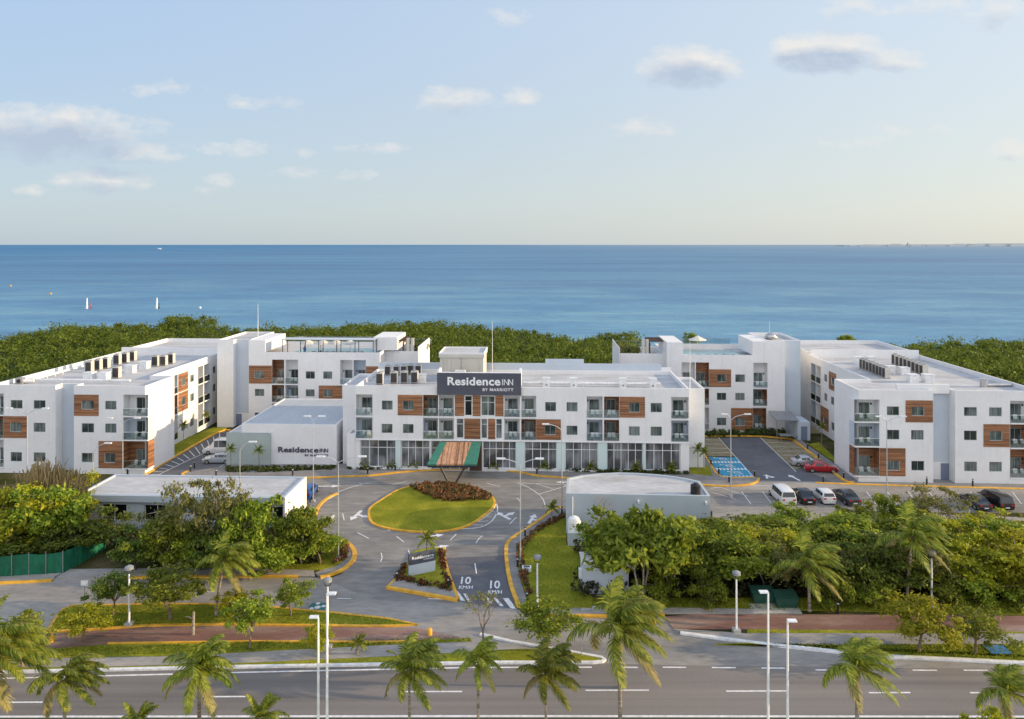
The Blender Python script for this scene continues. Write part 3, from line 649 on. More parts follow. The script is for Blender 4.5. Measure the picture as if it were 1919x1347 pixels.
# glass balustrades on the roof edges
def balustrade(b,u0,u1,v,z):
    mb=MB().mat('rail_glass'); mb.box(u0,u1,v-.015,v+.015,z,z+1.0); g=b.part(mb,'glass_railing')
    mb=MB().mat('aluminium'); mb.box(u0,u1,v-.03,v+.03,z+1.0,z+1.05)
    u=u0
    while u<u1: mb.box(u-.03,u+.03,v-.05,v-.016,z,z+1); u+=2.5
    b.part(mb,'handrail',g)
balustrade(lb,u_at(500,v),u_at(690,v),v+13.8,13.2); balustrade(rbk,u_at(1284,v),u_at(1408,v),v+13.8,13.2)
balustrade(lb,td+1,u_at(788,v),v+12.8,12.9); balustrade(rbk,u_at(1160,v+3),rl-1,v+11.8,12.9)
# brown pergolas
def pergola(px0,px1,v,z,name,label,h=2.8,d=6,posts=4):
    a,b=u_at(px0,v),u_at(px1,v); r=empty(name,W((a+b)/2,v,z),-TH,label,'pergola'); w=(b-a)/2
    mb=MB().mat('wood_dark')
    k=0
    while k<d: mb.box(-w,w,k,k+.12,h-.2,h); k+=.42
    mb.box(-w,-w+.15,0,d,h-.42,h-.201); mb.box(w-.15,w,0,d,h-.42,h-.201); mb.build('beams',r)
    for x in (-w+.02,w-.27):
        for y in (.05,d-.4):
            mb=MB().mat('wood_dark'); mb.box(x,x+.25,y,y+.25,0,h-.42); mb.build('post',r)
    for x in (w+.5,w+1.3):
        mb=MB().mat('beige_render'); mb.box(x,x+.5,-.2,.3,0,h+.4); mb.build('screen_column',r)
pergola(718,757,v+4.4,12.01,'pergola','brown slatted pergola on the left roof terrace')
def perg2():
    a,b=u_at(1216,v+3.5),u_at(1249,v+3.5); r=empty('pergola',W((a+b)/2,v+3.5,12.01),-TH,'brown slatted pergola on the right roof terrace','pergola'); w=(b-a)/2;h=3.1
    mb=MB().mat('wood_dark'); k=0
    while k<5: mb.box(-w,w,k,k+.12,h-.2,h); k+=.42
    mb.box(-w,-w+.15,0,5,h-.42,h-.201); mb.box(w-.15,w,0,5,h-.42,h-.201); mb.build('beams',r)
    for x in (-w+.02,w-.27):
        mb=MB().mat('wood_dark'); mb.box(x,x+.25,.05,.3,0,h-.42); mb.build('post',r)
    for x in (-w-1.2,-w-.5):
        mb=MB().mat('beige_render'); mb.box(x,x+.45,-.2,.3,0,h+.2); mb.build('screen_column',r)
perg2()
# flat shade roof on the left terrace
a,b=u_at(531,v+1.2),u_at(703,v+1.2); r=empty('shade_roof',W((a+b)/2,v+.3,12.3),-TH,'long thin white shade roof on dark posts over the left terrace','shade roof'); w=(b-a)/2
mb=MB().mat('grey_metal'); mb.box(-w,w,0,2.8,3.0,3.06); mb.mat('pale_grey_render'); mb.box(-w-.02,w+.02,-.02,2.82,3.061,3.1); mb.build('roof',r)
for k in range(6):
    x=-w+.1+(2*w-.3)*k/5
    for y in (.05,2.6):
        mb=MB().mat('dark_metal'); mb.box(x,x+.1,y,y+.1,0,2.998); mb.build('post',r)
# umbrellas
um=empty('umbrella',(0,0,0),0,'x','umbrella','cream terrace umbrellas')
mb=MB().mat('white_metal'); mb.tube([(0,0,0),(0,0,2.9)],.04,6); mb.build('pole',um)
mb=MB().mat('umbrella_cloth')
for k in range(8):
    a0_,a1_=2*math.pi*k/8,2*math.pi*(k+1)/8; f=lambda q,rr,z:(rr*math.cos(q),rr*math.sin(q),z)
    mb.face([f(a0_,1.75,2.05),f(a1_,1.75,2.05),f(a1_,.7,2.5),f(a0_,.7,2.5)]); mb.face([f(a0_,.7,2.5),f(a1_,.7,2.5),(0,0,2.9)])
mb.build('canopy',um)
pu=Placer(um)
for k,px in enumerate((577,605,630,656)): pu(W(u_at(px,v+5.2),v+5.2,12.37),0,(1,1,.83),f'cream umbrella on the left roof terrace, {ORD[k]} of four from the left')
pu(W(u_at(1307,v+10),v+10,12.37),0,None,'lone cream umbrella beside the right roof pool')
# sun loungers on terraces
lg=MB().mat('white_metal'); lg.box(-.3,.3,-.9,.4,.25,.35); lg.face([(-.3,.4,.35),(.3,.4,.35),(.3,1.0,.75),(-.3,1.0,.75)]); lg.face([(-.3,.42,.28),(-.3,1.02,.7),(.3,1.02,.7),(.3,.42,.28)])
for x in (-.27,.22): lg.box(x,x+.05,-.8,-.75,0,.25); lg.box(x,x+.05,.3,.35,0,.25)
LG=lg.mesh('sun_lounger')
for k in range(8):
    o=link('sun_lounger',LG); o.location=W(u_at(586+k*13,v+2.5),v+3.8,12.3); o.rotation_euler=(0,0,-TH+math.pi); tag(o,f'white sun lounger on the left roof terrace, {ORD[k]} from the left','sun lounger','sun loungers on the roof terraces')
for k in range(7):
    o=link('sun_lounger',LG); o.location=W(u_at(1292+k*16,v+2.5),v+2.9,12.3); o.rotation_euler=(0,0,-TH+math.pi); tag(o,f'white sun lounger on the right roof terrace, {ORD[k]} from the left','sun lounger','sun loungers on the roof terraces')
# people (tiny in the picture)
def person(label,u,v_,z,shirt,rz=0):
    me=bpy.data.meshes.new('person'); V=[(0,0,.95),(0,0,1.2),(0,0,1.43),(0,0,1.52),(0,0,1.62),(0,.01,1.72),(-.19,0,1.40),(-.25,.03,1.12),(-.22,-.12,.90),(.19,0,1.40),(.26,.02,1.12),(.25,-.08,.86),(-.10,0,.90),(-.12,.0,.50),(-.13,.02,.07),(-.13,-.14,.04),(.10,0,.90),(.12,-.04,.50),(.13,0,.07),(.13,-.16,.04)]
    E=[(0,1),(1,2),(2,3),(3,4),(4,5),(2,6),(6,7),(7,8),(2,9),(9,10),(10,11),(0,12),(12,13),(13,14),(14,15),(0,16),(16,17),(17,18),(18,19)]
    rr=[.14,.13,.15,.055,.095,.07,.07,.045,.035,.07,.045,.035,.10,.065,.045,.035,.10,.065,.045,.035]
    me.from_pydata(V,E,[]); o=bpy.data.objects.new('person',me); COL.objects.link(o); o.modifiers.new('s','SKIN')
    for i,r_ in enumerate(rr): me.skin_vertices[0].data[i].radius=(r_,r_)
    me.skin_vertices[0].data[0].use_root=True
    sb=o.modifiers.new('d','SUBSURF'); sb.levels=1
    m2=bpy.data.meshes.new_from_object(o.evaluated_get(bpy.context.evaluated_depsgraph_get())); bpy.data.objects.remove(o)
    for mn in ('skin',shirt,'dark_trousers'): m2.materials.append(MT[mn])
    for p_ in m2.polygons:
        zc=p_.center.z; p_.material_index=2 if .1<zc<.95 and abs(p_.center.x)<.2 else (1 if .95<=zc<1.47 else 0); p_.use_smooth=True
    q=link('person',m2); q.location=W(u,v_,z); q.rotation_euler=(0,0,rz); tag(q,label,'person')
    h=MB().mat('bark_dark'); h.ball((0,.02,1.70),.105,8,5); h.build('hair',q)
flat('skin',(.45,.26,.18),.6); flat('dark_trousers',(.03,.04,.08),.8); flat('blue_shirt',(.05,.12,.40),.8); flat('white_shirt',(.7,.7,.7),.8)
person('person in a blue top standing on the left roof terrace',u_at(571,v+2.2),v+2.2,12.31,'blue_shirt',.6)
person('person in a white top standing under the left terrace shade roof',u_at(601,v+2.4),v+2.4,12.31,'white_shirt',-.8)
# masts
def mast(px,v,z0,z1,label,r=.06):
    mb=MB().mat('white_metal'); mb.tube([(0,0,0),(0,0,(z1-z0)*.6),(0,0,z1-z0)],[r,r*.7,r*.4],6); mb.box(-.2,.2,-.2,.2,0,.12)
    o=mb.build('mast'); o.location=W(u_at(px,v),v,z0); tag(o,label,'mast')
mast(483.5,v+5,15.0,21.3,'tall thin white mast on the left stair tower roof')
mast(1293,104.5,11.1,18.3,'thin white mast on the right end of the central building')
mast(1442,v+7,15.3,18.3,'short thin mast on the right stair tower roof',.04)
# satellite / cooling dome on right tower
mb=MB().mat('rim'); mb.ball((0,0,.55),.9,12,8,.7); mb.tube([(-1.1,.0,.3),(1.1,0,.3)],.2,8); o=mb.build('roof_ventilator',smooth=True); o.location=W(u_at(1444,v+5),v+5,15.25); tag(o,'shiny silver dome ventilator on the right stair tower roof','ventilator')

# ===== front low buildings =====
fl=Bld('service_building',UVp(360,985),'flat roofed grey single storey building behind trees at left')
fu0,fv0=UVp(148.5,924.5,3.87); fu1,_=UVp(543.5,921,3.87); fvb=UVp(573,893.3,3.87)[1]
els=[]
for (x0,x1,mu) in ((190,237,1),(270,318,1),(365,412,2),(440,475,1),(490,530,1)): els.append(('x',u_at(x0,fv0)-fu0,u_at(x1,fv0)-fu0,.9,2.7,{'mull':mu,'glass':'dark_glass'}))
fl.shell([(fu0,fv0),(fu1,fv0),(fu1,fvb),(fu0,fvb)],0,3.87,{0:els},ph=.18,wallmat='pale_grey_render')
mb=MB().mat('grey_render'); mb.box(fu0-.35,fu1-.004,fv0-.5,fv0-.004,3.15,3.86); fl.part(mb,'fascia')
fl.blk(fu1,fu1+.18,fv0-.5,fvb,0,3.9,'white_render','side_wall')
cu0,cv0=UVp(1060.5,924,4.5); 
cbu=Bld('service_building',UVp(1190,995),'grey single storey building with a curved pale roof in front of the lobby')
arc=[(1331.5,929),(1312,902),(1290,896.5),(1262,892),(1230,888.5),(1195,886),(1160,885),(1125,886.5),(1090,890),(1063,895.5)]
foot=[UVp(1060.5,924.5,4.5),UVp(1331.5,929.5,4.5)]+[UVp(a,b,4.5) for a,b in arc[1:]]
cbu.shell(foot,-.3,4.5,{},ph=.18,wallmat='grey_render',th=.3)
mb=MB().mat('white_render')
for (x,zt) in ((1073,4.4),(1196,4.0),(1322,3.9)):
    vv=foot[0][1]; p=u_at(x,vv-.1)
    if x==1073: mb.tube([(p,vv-.25,.1),(p,vv-.25,4.2)],.07,6)
    else: mb.box(p-.08,p+.08,vv-.6,vv-.0,3.7,3.95)
cbu.part(mb,'rain_spout')
mb=MB().mat('black_plastic'); mb.tube([(0,0,0),(0,0,1.0),(0,0,1.15)],[.55,.55,.3],14); mb.tube([(0,0,1.15),(0,0,1.25)],.2,10); o=mb.build('water_tank'); p=P(1303.5,926,4.32); o.location=(p.x,p.y,4.32); tag(o,'small black water tank on the curved grey roof','water tank')
# dome tank and plinth
r=empty('gas_tank',P(1080,1024),-TH,'white domed tank on a grey plinth beside the curved roof building','tank')
mb=MB().mat('grey_render'); mb.box(-.9,1.0,-.2,1.8,0,1.5); mb.build('plinth',r)
mb=MB().mat('tank_white'); mb.tube([(-.2,.8,1.5),(-.2,.8,2.4),(-.2,.8,2.75),(-.2,.8,2.95)],[.72,.72,.55,.2],16); mb.build('tank',r,smooth=False)
mb=MB().mat('tank_white'); mb.tube([(.25,.3,1.6),(.25,.3,2.0)],.28,12); mb.build('valve_box',r)
# utility block under tree
r=empty('utility_block',P(1135,1113),0,'small pale grey utility block under the multi trunk tree','utility block')
mb=MB().mat('pale_grey_render'); mb.box(-2.1,2.1,0,2.2,0,2.75); mb.build('wall',r); mb=MB().mat('white_render'); mb.box(-2.2,2.2,-.1,2.3,2.75,2.9); mb.build('roof',r)
mb=MB().mat('white_metal'); mb.box(-2.4,-2.101,.4,1.0,1.2,2.0); mb.build('meter_box',r)
# shed beside right tower
r=empty('shed',W(u_at(1508,119.5),119.5),-TH,'small grey lean to shelter at the foot of the right stair tower','shed')
mb=MB().mat('pale_grey_render'); mb.box(-1.1,.9,0,4,0,3.0); mb.build('wall',r)
mb=MB().mat('door_blue'); mb.box(-.6,.4,-.05,-.001,.02,2.3); mb.build('door',r)
mb=MB().mat('grey_metal'); mb.face([(-4.6,.2,3.3),(-1.0,-.3,3.3),(-1.0,3.6,3.9),(-4.6,4.0,3.9)]); mb.face([(-4.6,.2,3.2),(-4.6,4.0,3.8),(-1.0,3.6,3.8),(-1.0,-.3,3.2)])
mb.face([(-4.6,.2,3.2),(-1,-.3,3.2),(-1,-.3,3.3),(-4.6,.2,3.3)])
mb.build('awning',r)
for x in (-4.4,-2.7): mb=MB().mat('grey_metal'); mb.box(x,x+.1,.3,.4,0,3.2); mb.build('post',r)
mb=MB().mat('grey_metal'); mb.box(-4.2,-1.6,-1.2,.2,.95,1.05); mb.box(-4.1,-4.0,-1.1,-1.0,0,.95); mb.box(-1.8,-1.7,-1.1,-1,0,.95); mb.build('counter',r)

# ===== entrance canopy =====
cn=empty('entrance_canopy',P(847,911),0,'slanting entrance canopy of green strips and timber on black V posts','canopy')
o_=P(847,911)
def rel(p): return (p[0]-o_.x,p[1]-o_.y,p[2])
Yf,Yr=95.6,101.05
def cpt(px0,px1,t): # t 0 front,1 rear
    Yy=Yf+(Yr-Yf)*t; return Yy
def slab(mat,xf0,xf1,xr0,xr1,name):
    zf=zat(869,Yf); zr=zat(828,Yr); mb=MB().mat(mat)
    A=PY(xf0,Yf,zf);B=PY(xf1,Yf,zf);C=PY(xr1,Yr,zr);D=PY(xr0,Yr,zr)
    up=[rel(q) for q in (A,B,C,D)]; dn=[(q[0],q[1],q[2]-.22) for q in up]
    mb.face(up); mb.face(dn[::-1])
    for k in range(4): j=(k+1)%4; mb.face([dn[k],dn[j],up[j],up[k]])
    mb.build(name,cn)
slab('canopy_green',800.5,818,824,837,'green_strip'); slab('canopy_wood',818,869,837,884,'timber_roof'); slab('canopy_green',869,893.5,884,901,'green_strip')
zf=zat(869,Yf)-.23
mb=MB().mat('dark_metal'); a=rel(PY(801,Yf+.1,zf)); b=rel(PY(893,Yf+.1,zf)); mb.box(a[0],b[0],a[1]-.1,a[1]+.1,zf-.25,zf); mb.build('beam',cn)
for px in (826,871):
    mb=MB().mat('dark_metal'); t=rel(PY(px,Yf+.1,zf-.25)); mb.tube([(.25 if px>840 else -.25,0,0),t],.15,8); mb.build('post',cn)
# ===== monument sign =====
pl,pr=P(765.6,1081),P(815.5,1070.6); d=(pr-pl); L=d.length; ang=math.atan2(d.y,d.x)
ms=empty('monument_sign',(pl+pr)/2,ang,'freestanding two tone grey sign on the entry island','sign')
mb=MB().mat('sign_slate'); mb.box(-L/2,L/2,-.15,.15,1.15,2.15); up_=mb.build('sign_face',ms)
mb=MB().mat('pale_grey_render'); mb.box(-L/2+.02,L/2-.02,-.13,.13,0,1.15); mb.build('base',ms)
mb=MB().mat('letter_white'); residence_text(mb,-L/2+.3,L/2-.2,1.42,1.9,lambda x,z,dd:(x,-.17-dd,z),.02); mb.build('lettering',up_)

# ===== ground =====
def sheet(name,polys,z,mat,kind='structure',label=None,cat=None):
    mb=MB().mat(mat)
    for poly in polys:
        pts=[P(a,b) for a,b in poly]; area=sum(pts[i].x*pts[(i+1)%len(pts)].y-pts[(i+1)%len(pts)].x*pts[i].y for i in range(len(pts)))
        if area<0: pts=pts[::-1]
        mb.face([(p.x,p.y,z) for p in pts])
    o=mb.build(name); tag(o,label,cat,kind=kind); return o
def smooth_poly(pts,n=4,closed=True):
    out=[];m=len(pts); rngi=range(m) if closed else range(m-1)
    for i in rngi:
        if closed: p0,p1,p2,p3=pts[(i-1)%m],pts[i],pts[(i+1)%m],pts[(i+2)%m]
        else: p0,p1,p2,p3=pts[max(i-1,0)],pts[i],pts[i+1],pts[min(i+2,m-1)]
        for k in range(n):
            t=k/n; f=lambda a,b,c,d:.5*((2*b)+(-a+c)*t+(2*a-5*b+4*c-d)*t*t+(-a+3*b-3*c+d)*t**3)
            out.append((f(p0[0],p1[0],p2[0],p3[0]),f(p0[1],p1[1],p2[1],p3[1])))
    if not closed: out.append(pts[-1])
    return out
def ribbon(mb,pts,w,z0,z1,closed=False,px=True):
    q=[P(a,b) if px else Vector((a,b,0)) for a,b in pts]; n=len(q); L=[];Rr=[]
    for i in range(n):
        a=q[(i-1)%n] if closed or i>0 else q[i]; b=q[(i+1)%n] if closed or i<n-1 else q[i]
        d=(b-a); d.z=0; d.normalize(); nn=Vector((-d.y,d.x,0)); L.append(q[i]+nn*w/2); Rr.append(q[i]-nn*w/2)
    rg=range(n) if closed else range(n-1)
    for i in rg:
        j=(i+1)%n
        a,b,c,d=L[i],L[j],Rr[j],Rr[i]
        mb.face([(d.x,d.y,z1),(c.x,c.y,z1),(b.x,b.y,z1),(a.x,a.y,z1)])
        if z1-z0>.02:
            mb.face([(a.x,a.y,z1),(b.x,b.y,z1),(b.x,b.y,z0),(a.x,a.y,z0)]); mb.face([(d.x,d.y,z0),(c.x,c.y,z0),(c.x,c.y,z1),(d.x,d.y,z1)])
# far edge of land as (photo column, distance)
FE=[(-900,180),(-300,195),(0,212),(60,224),(130,238),(300,240),(350,252),(400,250),(440,240),(600,242),(760,245),(900,246),(960,240),(1010,230),(1060,215),(1090,217),(1140,226),(1190,218),(1210,196),(1640,196),(1700,196),(1850,206),(1919,200),(2300,190),(2900,180)]
def fe_at(px):
    return float(np.interp(px,[a for a,b in FE],[b for a,b in FE]))
land=[(-260,20),(260,20)]
pts=[PY(a,d+4) for a,d in FE]
mb=MB().mat('forest_floor'); mb.face([(-400,15,-.06),(400,15,-.06)]+[(p.x,p.y,-.06) for p in pts[::-1]]); tag(mb.build('ground'),kind='structure')
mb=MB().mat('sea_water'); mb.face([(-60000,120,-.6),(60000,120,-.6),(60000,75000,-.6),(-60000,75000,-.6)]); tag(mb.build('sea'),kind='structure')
mb=MB().mat('dirt_grass'); mb.face([(-120,30,-.03),(120,30,-.03),(120,122,-.03),(-120,122,-.03)]); tag(mb.build('dirt_ground'),kind='structure')
mb=MB().mat('sand_ground'); mb.face([(p[0],p[1],-.02) for p in ((35,122.1),(150,122.1),(95,197),(30,197))]); tag(mb.build('beach'),kind='structure')
# hotel precinct asphalt (everything between buildings and avenue), then kerbed islands over it
sheet('hotel_drive',[[(190,960),(268,893),(345,893),(640,872),(1330,872),(1560,880),(2100,905),(2100,962),(1335,958),(1040,962),(1016,974),(965,1010),(952,1024),(952,1050),(955,1078),(962,1108),(976,1142),(940,1160),(700,1150),(600,1092),(640,1075),(662,1052),(664,1035),(640,1018),(600,990),(590,968),(560,950)]],0,'asphalt')
sheet('side_drive',[[(262,897),(318,863),(412,806),(470,806),(470,880),(430,893)]],.004,'asphalt_new')
sheet('new_asphalt_patch',[[(832,1046),(948,1040),(951,1078),(958,1108),(972,1142),(860,1126),(840,1074)]],.004,'asphalt_new')
sheet('lot_concrete',[[(1420,900),(1530,903),(1919,914),(2100,918),(2100,934),(1919,930),(1335,915),(1340,906)]],.004,'old_concrete_road')
sheet('lot_apron',[[(1335,949),(1420,951),(2100,976),(2100,1000),(1335,975)]],.004,'old_concrete_road')
sheet('parking_aisle',[[(1350,820),(1425,820),(1478,868),(1560,903),(1420,900),(1413,893)]],.004,'asphalt_new')
sheet('parking_turf',[[(1318,820),(1347,820),(1379,855),(1326,855)],[(1425,821),(1487,825),(1536,863),(1490,880)]],.008,'turf_paver')
sheet('accessible_bays',[[(1327,856),(1381,857),(1414,894),(1350,893)]],.008,'blue_paint')
# avenue and service road
sheet('service_road',[[(-500,1096),(0,1092),(110,1083),(240,1081),(600,1082),(700,1125),(860,1130),(976,1144),(1010,1158),(1140,1158),(1262,1155),(1290,1190),(1919,1246),(2500,1262),(2500,1300),(-700,1300),(-700,1110)]],.004,'old_concrete_road')
sheet('avenue',[[(-700,1290),(0,1262),(480,1251),(1132,1243),(1300,1247),(2700,1262),(2700,1346),(-900,1346)]],.008,'avenue_asphalt')
sheet('median_grass',[[(-900,1348),(2700,1348),(2700,1600),(-900,1600)]],.02,'lawn')
# kerbed raised areas
def raised(name,poly,mat,z=.12,sm=0):
    if sm: poly=smooth_poly(poly,sm)
    pts=[P(a,b) for a,b in poly]; ar=sum(pts[i].x*pts[(i+1)%len(pts)].y-pts[(i+1)%len(pts)].x*pts[i].y for i in range(len(pts)))
    if ar<0: pts=pts[::-1]
    mb=MB().mat(mat); mb.prism([(p.x,p.y) for p in pts],0,z); tag(mb.build(name),kind='structure')
island=smooth_poly([(691.5,959),(693,974),(703.6,984.5),(731,992),(767,996.6),(800,998),(830.6,996.6),(863.8,990.5),(890,979),(912,963),(925,950),(925.8,937.6),(915,927),(897,919.5),(867,912),(827.5,908),(782,910.4),(746,919.5),(715.7,937.6),(697.6,949.7)],3)
raised('island_lawn',island,'lawn',.14)
kerbs=MB().mat('yellow_paint')
def kerb(pts,closed=False,w=.32,z=.16,sm=3): ribbon(kerbs,smooth_poly(pts,sm,closed) if sm else pts,w,0,z,closed)
kerb(island,True,.28,.16,0)
K1=[(345,893),(400,894.5),(575,896),(640,893.5),(691,892),(750,885.5),(806,881.8),(890,881.5),(960,883.5),(1000,891),(1030,894),(1060,896),(1160,901),(1290,907),(1330,910.5),(1370,911.5),(1405,908.5),(1420,902),(1422,897)]
raised('front_sidewalk',smooth_poly(K1,3,False)+[(1414,895),(1352,893.5),(1330,866),(1319,850),(1318,872),(1290,884),(1000,874),(670,870),(430,872),(420,875),(350,886)],'paver_grey',.12)
kerb(K1); kerb([(345,893),(342,889),(352,884)],w=.4); kerb([(1414,895),(1352,894.5),(1330,868),(1320,852)],w=.25)
kerb([(268,893),(318,862),(410,810),(432,808)],w=.4); kerb([(1485,824),(1535,862),(1580,900),(1600,905)],w=.4); kerb([(1320,818),(1420,818),(1486,824)],w=.3)
kerb([(1528,904),(1600,907.5),(1919,916),(2100,921)],w=.5,z=.06)
kerb([(642,1016),(655,1022),(664,1035),(662,1050),(645,1067),(620,1078),(600,1083)],w=.45)
kerb([(633,925),(612,935),(597,950),(590,968)],w=.4)
KE=[(1052,952),(1040,955),(1028,962),(1016,972),(993.7,987.5),(963.5,1007),(950,1022),(949,1046),(953,1077),(960.5,1107),(974,1142)]
kerb(KE,w=.38)
raised('east_sidewalk',smooth_poly(KE,3,False)+[(1000,1146),(985,1120),(976,1090),(968,1050),(968,1024),(985,1008),(1010,990),(1030,978),(1058,965)],'paver_grey',.12)
raised('east_lawn',[(1058,966),(1030,979),(1010,991),(986,1009),(969,1025),(969,1050),(977,1090),(986,1120),(1001,1140),(1110,1142),(1110,1120),(1085,1105),(1095,1024),(1062,1024)],'lawn',.14)
raised('corner_lawn',[(380,1064),(380,1000),(600,1000),(642,1019),(652,1030),(648,1048),(628,1062),(600,1070)],'lawn',.13)
raised('corner_walk',[(600,1071),(629,1063),(649,1049),(653,1031),(643,1018),(655,1022),(663,1035),(661,1050),(644,1067),(619,1077),(598,1082.5),(590,1075)],'paver_grey',.12)
raised('entry_strip',[(590,968),(597,950),(612,935),(633,925),(590,935),(572,950),(575,965)],'paver_grey',.12)
raised('sign_island',[(726,1102),(741,1087),(761,1058),(772,1036),(800,1028),(832,1028),(832,1043),(839.6,1073.6),(859,1125)],'lawn',.13)
raised('sign_island_walk',[(726,1102),(741,1088),(752,1088),(790,1098),(846,1108),(852,1108),(859,1125)],'sidewalk',.14)
kerb([(859,1125),(839.6,1073.6),(832,1043),(832,1028)],w=.28,sm=2); kerb([(724,1102.5),(859,1126.5)],w=.35,z=.22,sm=0); kerb([(726,1102),(741,1087),(750,1076)],w=.2,sm=0)
kerb([(-300,1098),(0,1094),(98,1089)],w=.35,sm=0); kerb([(230,1084.5),(276,1083),(475,1081.5),(560,1082)],w=.35,sm=0)
raised('north_sidewalk',[(100,1084),(240,1080),(590,1081),(588,1068),(300,1066),(130,1068)],'sidewalk',.10)
raised('north_sidewalk_west',[(-300,1094),(0,1090),(100,1086),(130,1068),(0,1081),(-300,1086)],'sidewalk',.10)
M1=[(89,1185),(103,1163),(120,1143),(134,1137.5),(209,1136),(275,1134.5),(370,1134),(435,1135),(523,1141),(561,1145),(621,1150),(724,1161),(781,1172.5),(724,1175),(480,1173),(435,1171.5),(275,1174),(209,1179),(145,1183)]
raised('median_lawn',M1,'lawn',.13); kerb(M1,True,w=.26,sm=0)
raised('red_path',[(62,1219),(87,1190),(145,1184.5),(275,1175.5),(435,1173),(724,1176.5),(781,1177),(809,1184),(865,1195),(819,1199),(702,1205),(480,1203.5),(202,1207.5)],'red_paving',.05)
kerb([(202,1208),(480,1204),(702,1205.5),(760,1204)],w=.2,sm=0)
raised('verge_grass',[(30,1235),(62,1220),(202,1209),(480,1205),(700,1206.5),(819,1200.5),(880,1197.5),(885,1203),(720,1210),(480,1222),(300,1231)],'lawn',.08)
raised('avenue_sidewalk',[(-300,1262),(0,1252),(28,1236),(300,1232),(480,1223),(720,1211),(885,1204),(960,1207),(985,1214),(960,1218),(881,1223),(718,1232),(480,1243),(200,1251)],'sidewalk',.09)
raised('kerb_grass',[(-300,1270),(0,1253.5),(200,1252),(480,1244),(718,1233),(881,1224),(960,1219),(1030,1217),(1090,1228),(1128,1236),(1128,1241),(940,1241),(480,1249),(0,1259)],'lawn',.11)
wk=MB().mat('white_paint')
def wkerb(pts,w=.3,z=.15): ribbon(wk,pts,w,0,z)
wkerb([(-300,1273),(0,1261),(480,1250.5),(940,1243),(1110,1243),(1128,1241.5),(1133,1238),(1128,1234),(1090,1227),(1045,1218),(960,1204),(900,1190)],.26)
wkerb([(1275,1187.5),(1420,1207),(1565,1222.5),(1650,1231.5),(1800,1238),(1919,1244),(2300,1256)],.35); wkerb([(50,1232),(90,1188)],.15,.05)
tag(wk.build('white_kerb'),kind='structure')
raised('east_red_path',[(1245,1156),(1262,1179),(1400,1180),(1700,1183),(2400,1190),(2400,1160),(1919,1154.5),(1500,1152),(1300,1152)],'red_paving',.05)
raised('east_walk_upper',[(1000,1142),(1010,1154),(1245,1151),(1500,1151.5),(1500,1145),(1300,1141),(1110,1140)],'sidewalk',.12)
kerb([(1008,1155),(1140,1156),(1245,1152.5)],w=.35,sm=0)
raised('east_lower_grass',[(1340,1209),(1500,1211),(1919,1209),(2400,1212),(2400,1255),(1919,1242),(1650,1229.5),(1565,1220.5),(1430,1206)],'lawn',.12)
raised('east_avenue_walk',[(1262,1180),(1278,1186),(1420,1205.5),(1500,1210.5),(1919,1208.5),(2400,1211),(2400,1192),(1919,1189),(1400,1188.5)],'sidewalk',.10)
raised('east_strip_grass',[(1400,1181),(1700,1184),(2400,1191),(2400,1191.9),(1919,1188.7),(1400,1188)],'lawn',.11)
raised('east_verge',[(1060,1139),(1110,1122),(1500,1122),(2400,1130),(2400,1158),(1919,1153.5),(1500,1144),(1300,1140)],'lawn',.10)
raised('bin_apron',[(1402,1134),(1490,1132),(1503,1151),(1412,1151.5)],'concrete_pale',.125)
raised('wing_lawn',[(319,861),(319,833),(400,802),(425,802),(410,809)],'lawn',.1); raised('wing_lawn_east',[(1515,833),(1535,830),(1572,866),(1572,872)],'lawn',.1)
raised('wing_walk_east',[(1488,824),(1500,824),(1512,834),(1570,874),(1605,903),(1582,900),(1537,862)],'paver_grey',.11)
raised('palm_bed',[(1293,889),(1293,872),(1330,875),(1335,893)],'lawn',.15)
kerbs.mat('concrete_pale'); 
tag(kerbs.build('kerb'),kind='structure')
# ---- painted markings ----
mk=MB().mat('white_paint'); ZM=.016
def line(pts,w=.12,z=ZM,sm=0): ribbon(mk,smooth_poly(pts,sm,False) if sm else pts,w,z,z)
line([(-300,1283),(0,1271.5),(480,1259.5),(881,1251),(1109,1250.5)],.16)
for a,b,y in ((0,80,1316),(380,460,1305.5),(747,866,1296),(1097,1216,1293.5),(1361,1478,1295),(1628,1706,1298),(1818,1905,1298),(-200,-120,1325)): line([(a,y+.3),(b,y)],.15)
for a,b,y in ((1152,1195,1250.5),(1242,1286,1250.5),(1334,1379,1251),(1427,1471,1252),(1528,1573,1255.5),(1710,1756,1256),(1806,1851,1256),(1900,1945,1257)): line([(a,y),(b,y+.3)],.16)
ribbon(mk,[(-300,1343.5),(959,1342),(2300,1343.5)],.2,ZM,ZM)
# roundabout lane dashes
for a in ([(615,936),(632,926)],[(735,908),(763,902)],[(912,905),(937,912)],[(969,933),(975,940)],[(642,962),(645,975)],[(670,998),(691,1009)],[(717,987),(731,995)],[(743,1005),(757,1016)],[(765,1030),(768,1039)],[(714,1036),(716,1044),(713,1053)],[(835,1025),(833,1036)],[(844,1012),(855,1001)],[(892,1018),(897,1010),(904,1004)],[(955,982),(968,969)],[(890,1056),(893,1075)],[(631,1121.5),(658,1121.5)],[(802,1122),(830,1123)],[(385,1109),(400,1109)],[(785,1009),(800,1009)],[(785,1031),(800,1031)]): line(a,.11,sm=2 if len(a)>2 else 0)
line([(633,922),(660,912),(692,904.5),(672,904.5),(678,908)],.13)
line([(865,990),(900,975),(922,957),(929,945),(928,938)],.13,sm=3)
for a in ([(888,978),(915,976)],[(902,969),(921,967)],[(878,983),(905,984)],[(911,960),(926,958)]): line(a,.1)
line([(865,991),(900,988),(922,976),(932,958),(931,946),(927,938)],.13,sm=3)
